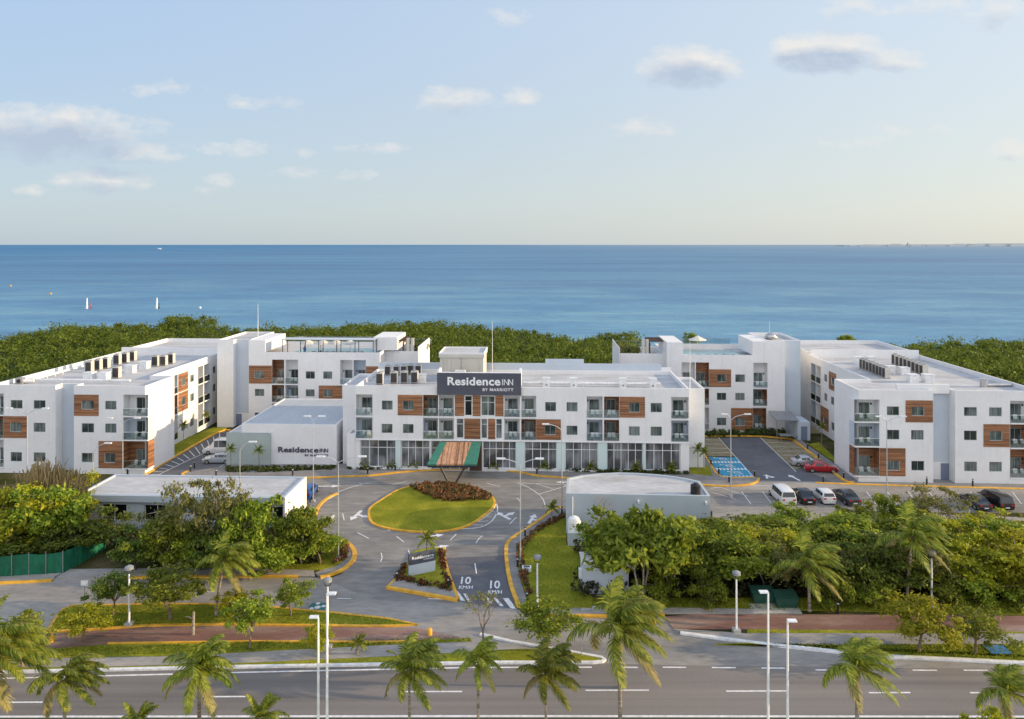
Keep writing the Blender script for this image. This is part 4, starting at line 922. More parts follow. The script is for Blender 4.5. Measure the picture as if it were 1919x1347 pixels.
line([(969,905),(1000,906),(1060,908),(1060,911),(1009,926)],.12); line([(969,905),(990,913),(1009,926)],.12,sm=2); line([(1003,906),(1036,916)],.1)
line([(1009,926),(1018,936),(1022,950)],.1,sm=2)
# arrows
def arrow(px,py,ang,L=2.6,w=.16,two=None):
    c=P(px,py); d=Vector((math.cos(ang),math.sin(ang),0)); n=Vector((-d.y,d.x,0))
    def q(a,b): p=c+d*a+n*b; return (p.x,p.y,ZM)
    mk.face([q(-L/2,-w),q(L*.15,-w),q(L*.15,w),q(-L/2,w)]); mk.face([q(L*.15,-.5),q(L/2,0),q(L*.15,.5)])
    if two is not None:
        d2=Vector((math.cos(ang+two),math.sin(ang+two),0)); n2=Vector((-d2.y,d2.x,0))
        def q2(a,b): p=c-d*L*.1+d2*a+n2*b; return (p.x,p.y,ZM+.003)
        mk.face([q2(0,-w),q2(L*.3,-w),q2(L*.3,w),q2(0,w)]); mk.face([q2(L*.3,-.45),q2(L*.62,0),q2(L*.3,.45)])
arrow(667,966,-math.pi/2-.2,3.2,.2,1.25); arrow(620,973,-math.pi/2,2.6,.2); arrow(942,966,2.2,3.0,.2,-1.4); arrow(997,972,1.3,3.0,.2,-1.5)
arrow(812,1004,.3,2.4,.14); arrow(818,1026,.35,2.8,.16); arrow(615,911,.05,3.4,.15); arrow(1062,903.5,math.pi,3.0,.15); arrow(1437,893,math.pi/2-.3,1.8,.14,-1.3); arrow(1488,895,math.pi/2+.25,2.6,.16)
# speed text on the road
for cx_,y1,y0,yb1,yb0 in ((872.5,1081,1094.5,1097.5,1103.5),(927.5,1088,1103,1106,1113)):
    for body,hw,ya,yb in (('10',9.5,y0,y1),('KM/H',13,yb0,yb1)):
        a=P(cx_-hw,ya); b=P(cx_+hw,ya); t=P(cx_,yb)
        add_text(mk,body,a.x,b.x,a.y,t.y,lambda x,y,d:(x,y,ZM),.02)
# crossing bars at the exit
for a,b,c,d in (((850,1108),(858,1108),(872,1126),(860,1125)),((868,1112),(874,1113),(884,1128),(877,1128)),((905,1116),(912,1117),(925,1132),(917,1131)),((942,1121),(953,1121),(968,1141),(957,1140)),((923,1119),(929,1119),(944,1136),(937,1136))):
    p=[P(*q) for q in (a,b,c,d)]; mk.face([(q.x,q.y,ZM) for q in p[::-1]])
# left hatch
line([(290,893),(350,864),(425,830)],.12)
for k in range(13):
    f=k/12; line([(276+f*135,890-f*78),(296+f*118,889-f*58)],.12)
line([(378,866),(424,867)],.1); line([(410,876),(424,868)],.1)
# lot stall lines
for x in range(1390,1930,39): line([(x,921.5),(x+17,944)],.1)
line([(1412,910),(1480,911)],.1); line([(1333,922),(1380,936)],.1); line([(1350,913),(1402,930)],.1)
line([(1331,915),(1350,913)],.1)
for k in range(4):
    y=824+k*8; line([(1321+k*1.2,y),(1349+k*8,y+.5)],.08)
for k in range(5):
    y=829+k*8; line([(1436+k*11,y),(1492+k*10.5,y+.8)],.08)
line([(1347,820),(1414,896)],.1); line([(1425,820),(1492,884)],.1)
# accessible bays: hatch rows and wheelchair marks
for (y,xa,xb) in ((866,1333,1389),(879,1342,1402),(893,1350,1413)):
    n=9
    for k in range(n):
        a=xa+(xb-xa)*k/n; line([(a,y-1.6),(a+3.4,y+1.6)],.28)
for (x,y) in ((1356,860),(1368,873),(1383,886)):
    c=P(x,y); pts=[]
    for k in range(13):
        q=math.pi*(.15+1.55*k/12); pts.append((c.x+.55*math.cos(q),c.y+.55*math.sin(q)))
    ribbon(mk,pts,.12,ZM,ZM,px=False); ribbon(mk,[(c.x-1.0,c.y+.5),(c.x-.3,c.y+.3),(c.x+.2,c.y+.1),(c.x+.6,c.y-.6)],.14,ZM+.003,ZM+.003,px=False)
    mk.tube([(c.x-1.2,c.y+.55,ZM-.002),(c.x-1.2,c.y+.55,ZM+.002)],.17,8)
tag(mk.build('road_markings'),kind='structure')
# green pattern patch on service road
mb=MB().mat('teal_paint'); p=[P(*q) for q in ((577,1138),(585,1129.5),(612,1129.5),(608,1146))]; mb.face([(q.x,q.y,.012) for q in p]); mb.mat('white_paint')
c=P(595,1138)
for k in range(4):
    q=k*math.pi/2+.3; mb.tube([(c.x+.5*math.cos(q),c.y+.7*math.sin(q),.012),(c.x+.5*math.cos(q),c.y+.7*math.sin(q),.018)],.2,8)
mb.tube([(c.x,c.y,.012),(c.x,c.y,.018)],.28,10)
tag(mb.build('painted_patch'),kind='structure')
mb=MB().mat('concrete_pale')
for k in range(3):
    a=1090+k*20; p=[P(*q) for q in ((a,1147),(a-1,1138),(a+15,1138),(a+17,1146.5))]; mb.face([(q.x,q.y,.135) for q in p])
tag(mb.build('paving_slabs'),kind='structure')

# ===== far shore =====
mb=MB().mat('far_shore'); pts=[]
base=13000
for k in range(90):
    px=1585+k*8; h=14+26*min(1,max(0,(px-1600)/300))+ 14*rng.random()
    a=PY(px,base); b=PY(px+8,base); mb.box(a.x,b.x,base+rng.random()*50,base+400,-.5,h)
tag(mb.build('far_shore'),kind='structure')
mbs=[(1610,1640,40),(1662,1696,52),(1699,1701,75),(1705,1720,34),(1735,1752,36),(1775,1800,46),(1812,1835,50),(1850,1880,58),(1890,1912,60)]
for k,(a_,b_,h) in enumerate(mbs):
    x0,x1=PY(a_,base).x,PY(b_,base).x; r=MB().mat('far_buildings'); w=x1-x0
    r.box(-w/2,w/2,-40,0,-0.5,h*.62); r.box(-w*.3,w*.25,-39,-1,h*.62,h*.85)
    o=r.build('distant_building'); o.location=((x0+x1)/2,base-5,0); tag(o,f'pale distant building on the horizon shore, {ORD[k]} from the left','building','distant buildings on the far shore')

# ===== AC units =====
ac=empty('air_conditioner',(0,0,0),0,'x','air conditioner','rooftop air conditioners')
mb=MB().mat('ac_beige'); mb.box(-.5,.5,-.42,.42,.12,1.75); mb.build('housing',ac)
mb=MB().mat('ac_grille'); mb.box(-.44,.44,-.45,-.421,.2,1.6); mb.build('grille',ac)
mb=MB().mat('grey_metal'); mb.tube([(0,0,1.75),(0,0,1.86)],.36,12); mb.build('fan_cowl',ac)
mb=MB().mat('grey_metal'); mb.box(-.5,-.4,-.4,.4,0,.12); mb.box(.4,.5,-.4,.4,0,.12); mb.build('skid',ac)
pa=Placer(ac)
def acs(lst,z,desc,rz=0,s=1):
    for k,(px,py) in enumerate(lst):
        p=P(px,py,z); pa((p.x,p.y,z),rz-TH,(s,s,s*random.uniform(.98,1.04)),f'air conditioner {desc}, {ORD[k]} from left')
acs([(168,697),(184,693),(199,690)],11.7,'in the left wing nearest roof group'); acs([(219,708)],11.7,'alone nearest the left wing front edge')
acs([(220,683),(235,680),(249,676)],11.7,'in the left wing middle roof group'); acs([(292,686),(307,685),(321,681)],11.7,'in the left wing rear roof group')
acs([(712,720),(739,718.5),(758,718),(777,718)],11.3,'in the front row left of the sign',0,1.02)
acs([(727,703),(743,703),(757,703),(770,702),(784,702)],11.3,'in the rear row left of the sign',0,.9)
acs([(1617.5+k*6.2,691+k*2.5) for k in range(8)],11.8,'in the right wing left roof row',-math.pi/2,.95)
acs([(1678+k*7.6,683+k*2.9) for k in range(8)],11.8,'in the right wing right roof row',-math.pi/2,.98)
bx=empty('roof_box',(0,0,0),0,'x','roof box','white service boxes on the wing roofs')
mb=MB().mat('white_metal'); mb.box(-.65,.65,-.6,.6,0,1.1); mb.build('housing',bx); mb=MB().mat('white_metal'); mb.box(-.72,.72,-.66,.66,1.1,1.2); mb.build('lid',bx)
pbx=Placer(bx)
for k,(px,py) in enumerate([(168,712),(195,712),(245,698),(271,690)]): p=P(px,py,11.7); pbx(p,-TH,None,f'white metal box on the left wing roof, {ORD[k]} from the left')
for k,(px,py) in enumerate([(1608,681),(1632,681),(1668,699),(1694,702),(1710,716),(1739,716)]): p=P(px,py,11.8); pbx(p,-TH,None,f'white metal box on the right wing roof, {ORD[k]} from the left')
pbx(P(791,715,11.3),-TH,None,'white metal box right of the air conditioners on the central roof')
mb=MB().mat('rim'); mb.tube([(0,0,0),(0,0,1.1)],.45,12); mb.tube([(0,0,1.1),(0,0,1.2)],.6,12); mb.tube([(.4,0,.3),(4,.1,.3)],.28,8); o=mb.build('exhaust_fan'); o.location=P(1843,725,11.8); tag(o,'silver exhaust fan with duct at the right wing roof edge','exhaust fan')
mb=MB().mat('grey_metal'); mb.box(-.5,.5,-.4,.4,0,.9); mb.mat('black_plastic'); mb.tube([(0,-.41,.45),(0,-.45,.45)],.3,10); mb.mat('white_metal'); mb.tube([(.5,0,.4),(1.8,.3,.4)],.25,8); o=mb.build('exhaust_fan'); o.location=P(38,719,11.7); tag(o,'grey exhaust fan at the left wing roof edge','exhaust fan')

# ===== lamps =====
def lamp(px,py,label,arms=(-1,1),h=10,armL=2.1,rise=.7):
    p=P(px,py); r=empty('street_lamp',p,0,label,'street lamp','tall double arm lamps around the hotel drive')
    mb=MB().mat('lamp_steel'); mb.tube([(0,0,.35),(0,0,h*.5),(0,0,h)],[.075,.062,.042],8); mb.build('pole',r)
    mb=MB().mat('concrete_pale'); mb.box(-.22,.22,-.22,.22,0,.36); mb.build('footing',r)
    for a in arms:
        L=armL*abs(a); s=1 if a>0 else -1
        mb=MB().mat('lamp_steel'); mb.tube([(0,0,h-.1),(s*L*.35,0,h+rise*.55),(s*L*.75,0,h+rise*.9),(s*L,0,h+rise)],.04,6); ar=mb.build('arm',r)
        mb=MB().mat('lamp_white'); mb.box(s*L-.1 if s>0 else s*L-.75,s*L+.75 if s>0 else s*L+.1,-.14,.14,h+rise-.02,h+rise+.1); mb.build('lamp_head',ar)
lamp(51,905,'grey double arm lamp in front of the left wing, leftmost',h=9.3)
lamp(174,955,'grey single arm lamp before the flat roofed building left end',arms=(1,),h=7,armL=1.5,rise=1.0)
lamp(230,896,'grey double arm lamp at the left wing front corner',h=7.6,arms=(-1,1.1),armL=1.5,rise=.6)
lamp(449.5,994,'grey single arm lamp at the right half of the flat roofed building',arms=(1,),h=9,armL=1.1,rise=.9)
lamp(587,942,'grey lamp beside the blue car near the annexe',arms=(-.35,.6),h=10,armL=1.2,rise=.7)
lamp(634,1050,'grey double arm lamp on the left side of the roundabout',h=10,arms=(-.7,1),rise=.5)
lamp(975,1059,'grey double arm lamp on the right side of the roundabout',h=10,arms=(-1,1),armL=1.6,rise=.6)
lamp(1053,962,'grey single arm lamp at the curved roof building left corner',h=10,arms=(-1,),armL=1.6,rise=.6)
lamp(1369.5,932,'grey double arm lamp beside the blue accessible bays',h=9.9,arms=(-.25,1),armL=1.8,rise=.6)
lamp(1662,936,'grey double arm lamp in front of the right wing',h=9.8,arms=(-.4,1),armL=1.7,rise=.6)
def globe(px,py,label,h=4.4):
    p=P(px,py); r=empty('globe_lamp',p,0,label,'street lamp','short lamps with hooped round heads')
    mb=MB().mat('concrete_pale'); mb.box(-.3,.3,-.3,.3,0,.35); mb.build('footing',r)
    mb=MB().mat('lamp_white'); mb.tube([(0,0,.35),(0,0,h)],[.09,.07],8); mb.build('pole',r)
    mb=MB().mat('dark_metal'); pts=[(.28*math.sin(q),0,h+.35-.3*math.cos(q)) for q in [math.pi*(-.75+1.5*k/10) for k in range(11)]]; mb.tube(pts,.035,5,False); mb.build('hoop',r)
    mb=MB().mat('grey_metal'); mb.tube([(0,0,h+.42),(0,0,h+.62),(0,0,h+.75)],[.36,.34,.1],12); mb.build('lamp_head',r)
globe(242,1174,'white pole lamp with hooped head on the left median lawn'); globe(1007,1145,'white pole lamp with hooped head beside the entrance drive',4.2)
globe(1380,1186,'white pole lamp with hooped head before the green bins'); globe(1746,1140,'white pole lamp with hooped head at the right grove'); globe(614,1218,'white pole lamp with hooped head behind the tall twin poles',5.0)
def led(px,ytop,label,Y=45,s=-1):
    p=PY(px,Y,0); h=zat(ytop,Y); r=empty('light_pole',p,0,label,'light pole','tall white poles along the avenue median')
    mb=MB().mat('lamp_white'); mb.tube([(0,0,0),(0,0,h)],[.1,.06],8); mb.build('pole',r)
    mb=MB().mat('lamp_white'); mb.box(min(0,s*.55),max(0,s*.55),-.16,.16,h,h+.08); mb.build('lamp_head',r)
led(596.5,1157,'shorter white pole of the left pair on the avenue',45.5,-1); led(613,1113,'taller white pole of the left pair on the avenue',44.5,1)
led(1439.5,1110,'taller white pole of the right pair on the avenue',45,-1); led(1476,1164,'shorter white pole of the right pair on the avenue',44.5,1)
# bollards
bo=empty('bollard',(0,0,0),0,'x','bollard','black bollard lights along the walks')
mb=MB().mat('black_plastic'); mb.tube([(0,0,0),(0,0,.85)],.11,10); mb.build('post',bo); mb=MB().mat('lens'); mb.tube([(0,0,.85),(0,0,.97)],.1,10); mb.build('lens',bo); mb=MB().mat('black_plastic'); mb.tube([(0,0,.97),(0,0,1.03)],.12,10); mb.build('cap',bo)
pbo=Placer(bo)
for (px,py,l) in ((239,889,'beside the left wing corner'),(357,885,'at the kerb corner left of the annexe'),(364,877,'behind the kerb corner left of the annexe'),(405,893,'on the walk left of the annexe lettering'),(548.5,892,'on the walk below the annexe lettering'),(689,889,'on the walk left of the lobby'),(740.5,882,'on the walk nearest the canopy left side'),(1006,889,'on the walk right of the canopy'),(744,1091,'on the left tip of the sign island'),(840,1104,'on the right corner of the sign island'),(984,1006,'on the walk at the bend of the entry drive'),(970,1064,'beside the tall lamp of the entry drive'),(988,1130,'on the walk near the avenue'),(1053,966,'at the curved building left corner'),(1332.5,872,'beside the upper accessible bay'),(1347,890,'beside the lower accessible bay'),(1366.5,905,'on the walk tip beside the accessible bays'),(1414,894,'at the lower right corner of the accessible bays'),(1513.5,842,'on the walk above the silver car'),(1534,860,'on the walk right of the silver car'),(1556,880,'on the walk right of the red car'),(1581,897,'at the right wing left corner'),(1543,904,'below the red car'),(1737,908,'before the right wing beside the blue door'),(1823,912,'before the right wing right block'),(1570.5,1150,'on the grass right of the green bins')):
    pbo(P(px,py),0,None,f'small black bollard light {l}')
# yellow bollards
yb=MB().mat('yellow_paint'); yb.tube([(0,0,0),(0,0,.55),(0,0,.68),(0,0,.72)],[.27,.27,.2,.05],12); yb.v=[(a*.8,b*.8,c*.8) for a,b,c in yb.v]; YB=yb.mesh('yellow_bollard')
for px,py,l in ((97,1203,'at the left tip of the red path'),(805,1190,'at the right tip of the red path'),(1225,1168,'left of the right hand red path')):
    o=link('yellow_bollard',YB); o.location=P(px,py); tag(o,f'stout yellow bollard {l}','bollard','stout yellow bollards')
# road signs
def sign(px,py,h,label,w=.6,hh=.45):
    r=empty('road_sign',P(px,py),0,label,'road sign'); mb=MB().mat('grey_metal'); mb.tube([(0,0,0),(0,0,h)],.035,6); mb.build('post',r); mb=MB().mat('white_metal'); mb.box(-w/2,w/2,-.06,-.037,h-hh,h); mb.build('sign_plate',r)
sign(158.5,1136,2.3,'white sign plates on a thin post at the left median tip'); sign(1089.5,1230,2.6,'small pale sign on a thin post at the kerb nose',.9,.18)
# meter pedestal
r=empty('light_box',P(987,1072),0,'white flood light box beside the entry drive','flood light'); mb=MB().mat('white_metal'); mb.box(-.45,.45,-.3,.3,0,.55); mb.build('box',r); mb=MB().mat('dark_glass'); mb.box(-.3,.3,-.2,.2,.551,.57); mb.build('lens',r)
# bins
def binn(px,py,label,mat='bin_green'):
    r=empty('rubbish_container',P(px,py),0,label,'bin','large green rubbish containers'); mb=MB().mat(mat)
    i=len(mb.v); mb.v+=[(-1,-.6,.12),(1,-.6,.12),(1,.6,.12),(-1,.6,.12),(-1.15,-.75,1.05),(1.15,-.75,1.05),(1.15,.7,1.35),(-1.15,.7,1.35)]
    for f in ((3,2,1,0),(4,5,6,7),(0,1,5,4),(1,2,6,5),(2,3,7,6),(3,0,4,7)): mb.f.append(list(f)); mb.m.append(0)
    for k in range(5): x=-.9+k*.45; mb.box(x-.03,x+.03,-.72,-.62,.2,1.0)
    mb.build('body',r)
    mb=MB().mat(mat); mb.face([(-1.2,-.8,1.07),(1.2,-.8,1.07),(1.2,.75,1.38),(-1.2,.75,1.38)]); mb.face([(-1.2,-.8,1.13),(1.2,-.8,1.13),(1.2,.75,1.44),(-1.2,.75,1.44)]); mb.face([(-1.2,-.8,1.07),(1.2,-.8,1.07),(1.2,-.8,1.13),(-1.2,-.8,1.13)]); mb.build('lid',r)
    for x in (-.9,.9):
        mb=MB().mat('rubber'); mb.tube([(x-.05,-.55,.12),(x+.05,-.55,.12)],.12,8); mb.build('wheel',r)
    r.scale=(.85,.85,.85)
BS=.85
binn(1428,1128,'dark green rubbish container, left of the pair'); binn(1471,1136,'lighter green rubbish container, right of the pair')
mb=MB().mat('blue_plastic'); mb.box(-1.0,1.0,-.8,.8,0,.12); mb.box(-.8,.8,-.6,.6,.12,.16); o=mb.build('manhole_cover'); o.location=P(1869,1220); tag(o,'blue rectangular cover lying on the right hand grass','cover')
# fence
def fence():
    r=empty('fence',P(119,1075),0,'dark green mesh screen fence with a bend','fence'); o=P(119,1075)
    a=P(-140,1090); b=P(119,1075); c=P(199,1027)
    for (p,q) in ((a,b),(b,c)):
        n=12; mb=MB().mat('fence_green'); d=(q-p); nn=Vector((-d.y,d.x,0)).normalized()
        for k in range(n):
            s0,s1=k/n,(k+1)/n
            w0,w1=.07*math.sin(k*2.3),.07*math.sin((k+1)*2.3); z0_,z1_=2.05+.06*math.sin(k*1.7),2.05+.06*math.sin((k+1)*1.7)
            A=p+d*s0-o; B=p+d*s1-o
            for off,fl in ((.02,0),(-.02,1)):
                f=[A+nn*(w0*.3+off),B+nn*(w1*.3+off),B+nn*(w1+off)+Vector((0,0,z1_)),A+nn*(w0+off)+Vector((0,0,z0_))]
                mb.face(f if fl else f[::-1])
        mb.build('mesh_screen',r)
    for k in range(9):
        t=a+(b-a)*k/8-o; mb=MB().mat('grey_metal'); mb.tube([(t.x,t.y-.1,0),(t.x,t.y-.1,2.3)],.04,6); mb.build('fence_post',r)
fence()
# blue perimeter post, small white rod at front left grass
# ===== vehicles =====
def car(name,label,paint,loc,rz,kind='sedan',L=4.5,Wd=1.78,Ht=1.45,cat='car'):
    r=empty(name,loc,rz,label,cat); hl=L/2; hw=Wd/2
    # stations along x: (x, roof/upper z, belt z, belt half width, roof half width, isglass)
    if kind=='sedan': st=[(-1,.55,.55,.78),(-.985,.86,.82,.86),(-.72,.95,.90,.97),(-.42,Ht*.93,.93,1),(-.1,Ht,.93,1),(.12,Ht*.98,.92,1),(.42,.98,.90,.98),(.80,.84,.80,.92),(.97,.66,.64,.82),(1,.45,.45,.72)]
    elif kind=='hatch': st=[(-1,.6,.6,.80),(-.98,.98,.95,.9),(-.80,Ht*.93,.97,.97),(-.5,Ht,.97,1),(-.05,Ht,.95,1),(.15,Ht*.97,.93,1),(.48,1.0,.92,.98),(.82,.86,.80,.92),(.97,.66,.64,.82),(1,.45,.45,.72)]
    else: st=[(-1,.6,.6,.84),(-.985,1.05,1.0,.93),(-.90,Ht*.96,1.05,.98),(-.6,Ht,1.05,1),(.1,Ht,1.03,1),(.35,Ht*.97,1.0,1),(.62,1.15,1.0,.98),(.86,.98,.86,.93),(.98,.70,.66,.84),(1,.45,.45,.75)]
    mb=MB().mat(paint); rings=[]
    for (x,zt,zb,w) in st:
        w*=hw; rw_=w*(.80 if zt>1.05*zb+.1 else .93); ring=[(-w*.93,.24),(-w,.50),(-w,zb*.8),(-w*.97,zb),(-rw_,zt-.04),(-rw_*.85,zt),(rw_*.85,zt),(rw_,zt-.04),(w*.97,zb),(w,zb*.8),(w,.50),(w*.93,.24)]
        rings.append([(x*hl,a,b) for a,b in ring])
    n=len(rings[0]); base=[]
    for rg in rings:
        base.append(len(mb.v)); mb.v+=rg
    for k in range(len(rings)-1):
        for j in range(n-1): mb.f.append([base[k]+j,base[k]+j+1,base[k+1]+j+1,base[k+1]+j]); mb.m.append(0)
        mb.f.append([base[k]+n-1,base[k],base[k+1],base[k+1]+n-1]); mb.m.append(0)
    mb.f.append([base[0]+j for j in range(n)][::-1]); mb.m.append(0); mb.f.append([base[-1]+j for j in range(n)]); mb.m.append(0)
    me=mb.mesh('body')
    me.update(); bm_o=link('body',me,r)
    for p in me.polygons: p.use_smooth=True
    try: me.set_sharp_from_angle(angle=R(32))
    except Exception: pass
    # glazing from the cabin stations, 8 mm proud
    g=MB().mat('car_glass')
    idx=[k for k,s_ in enumerate(st) if s_[1]>s_[2]+.3]; k0,k1=idx[0],idx[-1]
    def lerp(a,b,t): return tuple(a[i]+(b[i]-a[i])*t for i in range(3))
    for k in range(k0,k1):
        for (lo,hi,sg_) in ((3,4,-1),(8,7,1)):
            A,B,C,D=rings[k][lo],rings[k+1][lo],rings[k+1][hi],rings[k][hi]
            q=[lerp(A,D,.12),lerp(B,C,.12),lerp(B,C,.9),lerp(A,D,.9)]; g.face([(x+(0.03 if i in(0,3) else -.03),y+sg_*.012,z) for i,(x,y,z) in enumerate(q)])
    for (ka,kb,s2) in ((k1,k1+1,1),(k0,k0-1,-1)):
        A,B=rings[ka][5],rings[ka][6]; C,D=rings[kb][8],rings[kb][3]
        C=(C[0],rings[kb][7][1],rings[kb][7][2]+.02); D=(D[0],rings[kb][4][1],rings[kb][4][2]+.02)
        q=[lerp(A,D,.1),lerp(B,C,.1),lerp(B,C,.88),lerp(A,D,.88)]
        g.face([(x+s2*.012,y*.97,z+.014) for x,y,z in q])
    g.build('windows',r)
    for x in (-.62,.64):
        for y in (-1,1):
            w=MB().mat('rubber'); w.tube([(x*hl,y*(hw-.2),.32),(x*hl,y*(hw+.015),.32)],.32,14); wo=w.build('wheel',r)
            w=MB().mat('rim'); w.tube([(x*hl,y*(hw+.016),.32),(x*hl,y*(hw+.03),.32)],.2,10); w.build('rim',wo)
    for y in (-1,1):
        w=MB().mat('head_lamp'); w.box(hl*.93,hl*.99,y*hw*.62-.17,y*hw*.62+.17,.56,.70); w.build('headlight',r)
        w=MB().mat('red_lamp'); w.box(-hl*1.004,-hl*.96,y*hw*.66-.16,y*hw*.66+.16,.70,.88); w.build('tail_light',r)
        w=MB().mat(paint); w.box(hl*.28,hl*.34,y*(hw+.1)-.09,y*(hw+.1)+.09,.95,1.08); w.build('mirror',r)
    w=MB().mat('white_metal'); w.box(-hl*1.008,-hl*.99,-.25,.25,.42,.54); w.build('number_plate',r)
    return r
up=math.pi/2
car('parked_minivan','white minivan parked nose in, leftmost of the open lot',"car_white",P(1465,936),up,'van',4.9,1.95,1.8,'minivan')
car('parked_car','black saloon parked between the white minivan and white hatchback','car_black',P(1504,936),up,'sedan',4.5)
car('parked_car','white hatchback parked between two dark cars','car_white',P(1542,936),up,'hatch',4.1,1.72,1.5)
car('parked_car','dark grey saloon parked right of the white hatchback','car_grey',P(1585,938),up+.05,'sedan',4.7)
car('parked_car','dark saloon at the right end of the lot beside the black sport utility vehicle','car_grey',P(1826,947),up,'sedan',4.6)
car('parked_suv','black sport utility vehicle at the right end of the lot','car_black',P(1864,946),up,'van',4.7,1.9,1.75,'sport utility vehicle')
car('parked_car','silver saloon parked side on behind the red car','car_silver',P(1512,872),-.12,'sedan',4.5)
car('parked_car','red saloon parked side on beside the right wing','car_red',P(1538,883),-.12+math.pi*0,'sedan',4.4,1.75,1.48)
car('parked_car','silver hatchback parked side on left of the annexe','car_silver',P(410,866.5),math.pi,'hatch',4.4)
car('parked_van','white minibus parked behind the silver hatchback by the annexe','car_white',P(417,849),math.pi,'van',5.6,2.0,2.3,'van')
car('parked_car','bright blue hatchback behind the flat roofed building corner','car_blue',P(578,928),up,'hatch',4.2,1.75,1.5)

# ===== vegetation =====
def fluff(cents,rads,n,size,elong=2.0,tail=.42):
    """leaf quads with a soft falloff round each clump"""
    cents=np.asarray(cents,float); rads=np.asarray(rads,float); k=len(cents); idx=np.repeat(np.arange(k),n); m=len(idx)
    off=rng.normal(size=(m,3))*tail; off[:,2]*=.8; c=cents[idx]+off*rads[idx]*1.25
    nrm=off/np.maximum(np.linalg.norm(off,axis=1),1e-3)[:,None]*.5+rng.normal(size=(m,3))*.6; nrm[:,2]+=.35; nrm/=np.linalg.norm(nrm,axis=1)[:,None]
    t=rng.normal(size=(m,3)); a=np.cross(nrm,t); a/=np.linalg.norm(a,axis=1)[:,None]; b=np.cross(nrm,a); b[:,2]-=.25
    s_=size*(.55+.9*rng.random(m))[:,None]; a=a*s_*.5; b=b*s_*.5*elong
    return np.stack([c-b,c+a-b*.1,c+b,c-a-b*.1],axis=1)
def make_tree_meshes(name,leaf,seed,Ht=6.0,crad=2.6,clear=.35,nc=30,nl=110,size=.15,bark='bark',sparse=False,multi=1,flatt=.75):
    rnd=random.Random(seed); mb=MB().mat(bark); cents=[];rads=[]
    for m_ in range(multi):
        ox,oy=(rnd.uniform(-.7,.7),rnd.uniform(-.5,.5)) if multi>1 else (0,0)
        th=Ht*clear*rnd.uniform(.85,1.15); lx,ly=rnd.uniform(-.35,.35)+ox*1.4,rnd.uniform(-.35,.35)+oy*1.2
        fork=Vector((lx,ly,th)); mb.tube([(ox*.4,oy*.4,0),(ox*.5+lx*.2+rnd.uniform(-.1,.1),oy*.5+ly*.2,th*.5),tuple(fork)],[.16/multi**.5,.12/multi**.5,.10/multi**.5],7)
        nb=max(3,5//multi+2)
        for bidx in range(nb):
            a=2*math.pi*(bidx+rnd.uniform(-.3,.3))/nb; up_=rnd.uniform(.25,1.0); reach=crad*rnd.uniform(.5,1.0)*(1.15-.55*up_)
            tip=fork+Vector((reach*math.cos(a),reach*math.sin(a),(Ht-th)*(.15+.80*up_)))
            mid=fork.lerp(tip,.5)+Vector((rnd.uniform(-.2,.2),rnd.uniform(-.2,.2),rnd.uniform(0,.35)))
            mb.tube([tuple(fork),tuple(mid),tuple(tip)],[.075,.05,.015],5,False)
            for k in range(max(2,nc//(multi*nb))):
                t=rnd.uniform(.35,1.08); q=(fork.lerp(mid,t*2) if t<.5 else mid.lerp(tip,(t-.5)*2))
                sp=crad*.34; c=q+Vector((rnd.gauss(0,sp),rnd.gauss(0,sp),rnd.gauss(0,sp*.55)))
                c.z=max(th*.75,min(c.z,Ht-.45)); cents.append(tuple(c)); r_=rnd.uniform(.35,.95)*crad*.36; rads.append((r_*1.1,r_*1.1,r_*flatt))
                if k%2==0: mb.tube([tuple(q),tuple(q.lerp(c,.5)+Vector((0,0,.06))),tuple(c)],[.032,.022,.008],4,False)
    tm=mb.mesh('trunk'); V=fluff(cents,rads,nl,size,2.0)
    cm=np_quads('crown',V,[leaf],build=False)
    return tm,cm,Ht,crad
TREES={}
def TR(key,*a,**k): TREES[key]=make_tree_meshes(key,*a,**k)
TR('mid1','leaf_mid',1,nl=120); TR('mid2','leaf_mid',2,nc=36,nl=130); TR('dark1','leaf_dark',3,nc=40,nl=170); TR('yel1','leaf_yellow',4,nc=36,nl=150); TR('olive1','leaf_olive',5,nc=30,nl=90)
TR('gm1','leaf_mid',11,clear=.22,nc=56,nl=160,multi=2,size=.18,bark='bark_pale'); TR('gm2','leaf_dark',12,clear=.2,nc=60,nl=150,multi=3,size=.18,bark='bark_dark'); TR('gy1','leaf_yellow',13,clear=.15,nc=54,nl=150,multi=2,size=.17); TR('gm3','leaf_mid',14,clear=.18,nc=52,nl=150,multi=3,size=.17,bark='bark_pale')
TR('gs','leaf_olive',15,clear=.25,nc=42,nl=80,multi=2,size=.14,bark='bark_pale')
TR('tall1','leaf_mid',16,clear=.42,nc=54,nl=150,multi=3,size=.23,bark='bark_pale'); TR('bush','leaf_mid',17,Ht=3,crad=2,clear=.08,nc=36,nl=130,size=.15,multi=3)
TR('bushy','leaf_yellow',18,Ht=3,crad=2,clear=.08,nc=34,nl=120,size=.15,multi=3)
def tree(key,px,py,ytop,wpx,label,group=None,name='tree',Y=None,cat='tree'):
    tm,cm,Ht,cr=TREES[key]; p=P(px,py) if Y is None else PY(px,Y); h=zat(ytop,p.y); w=wpx*p.y/F
    r=empty(name,p,random.uniform(0,6.28),label,cat,group); s=w/(2*cr); sz=h/Ht; r.scale=(s,s,sz)
    a=link('trunk',tm,r); b=link('crown',cm,r); return r
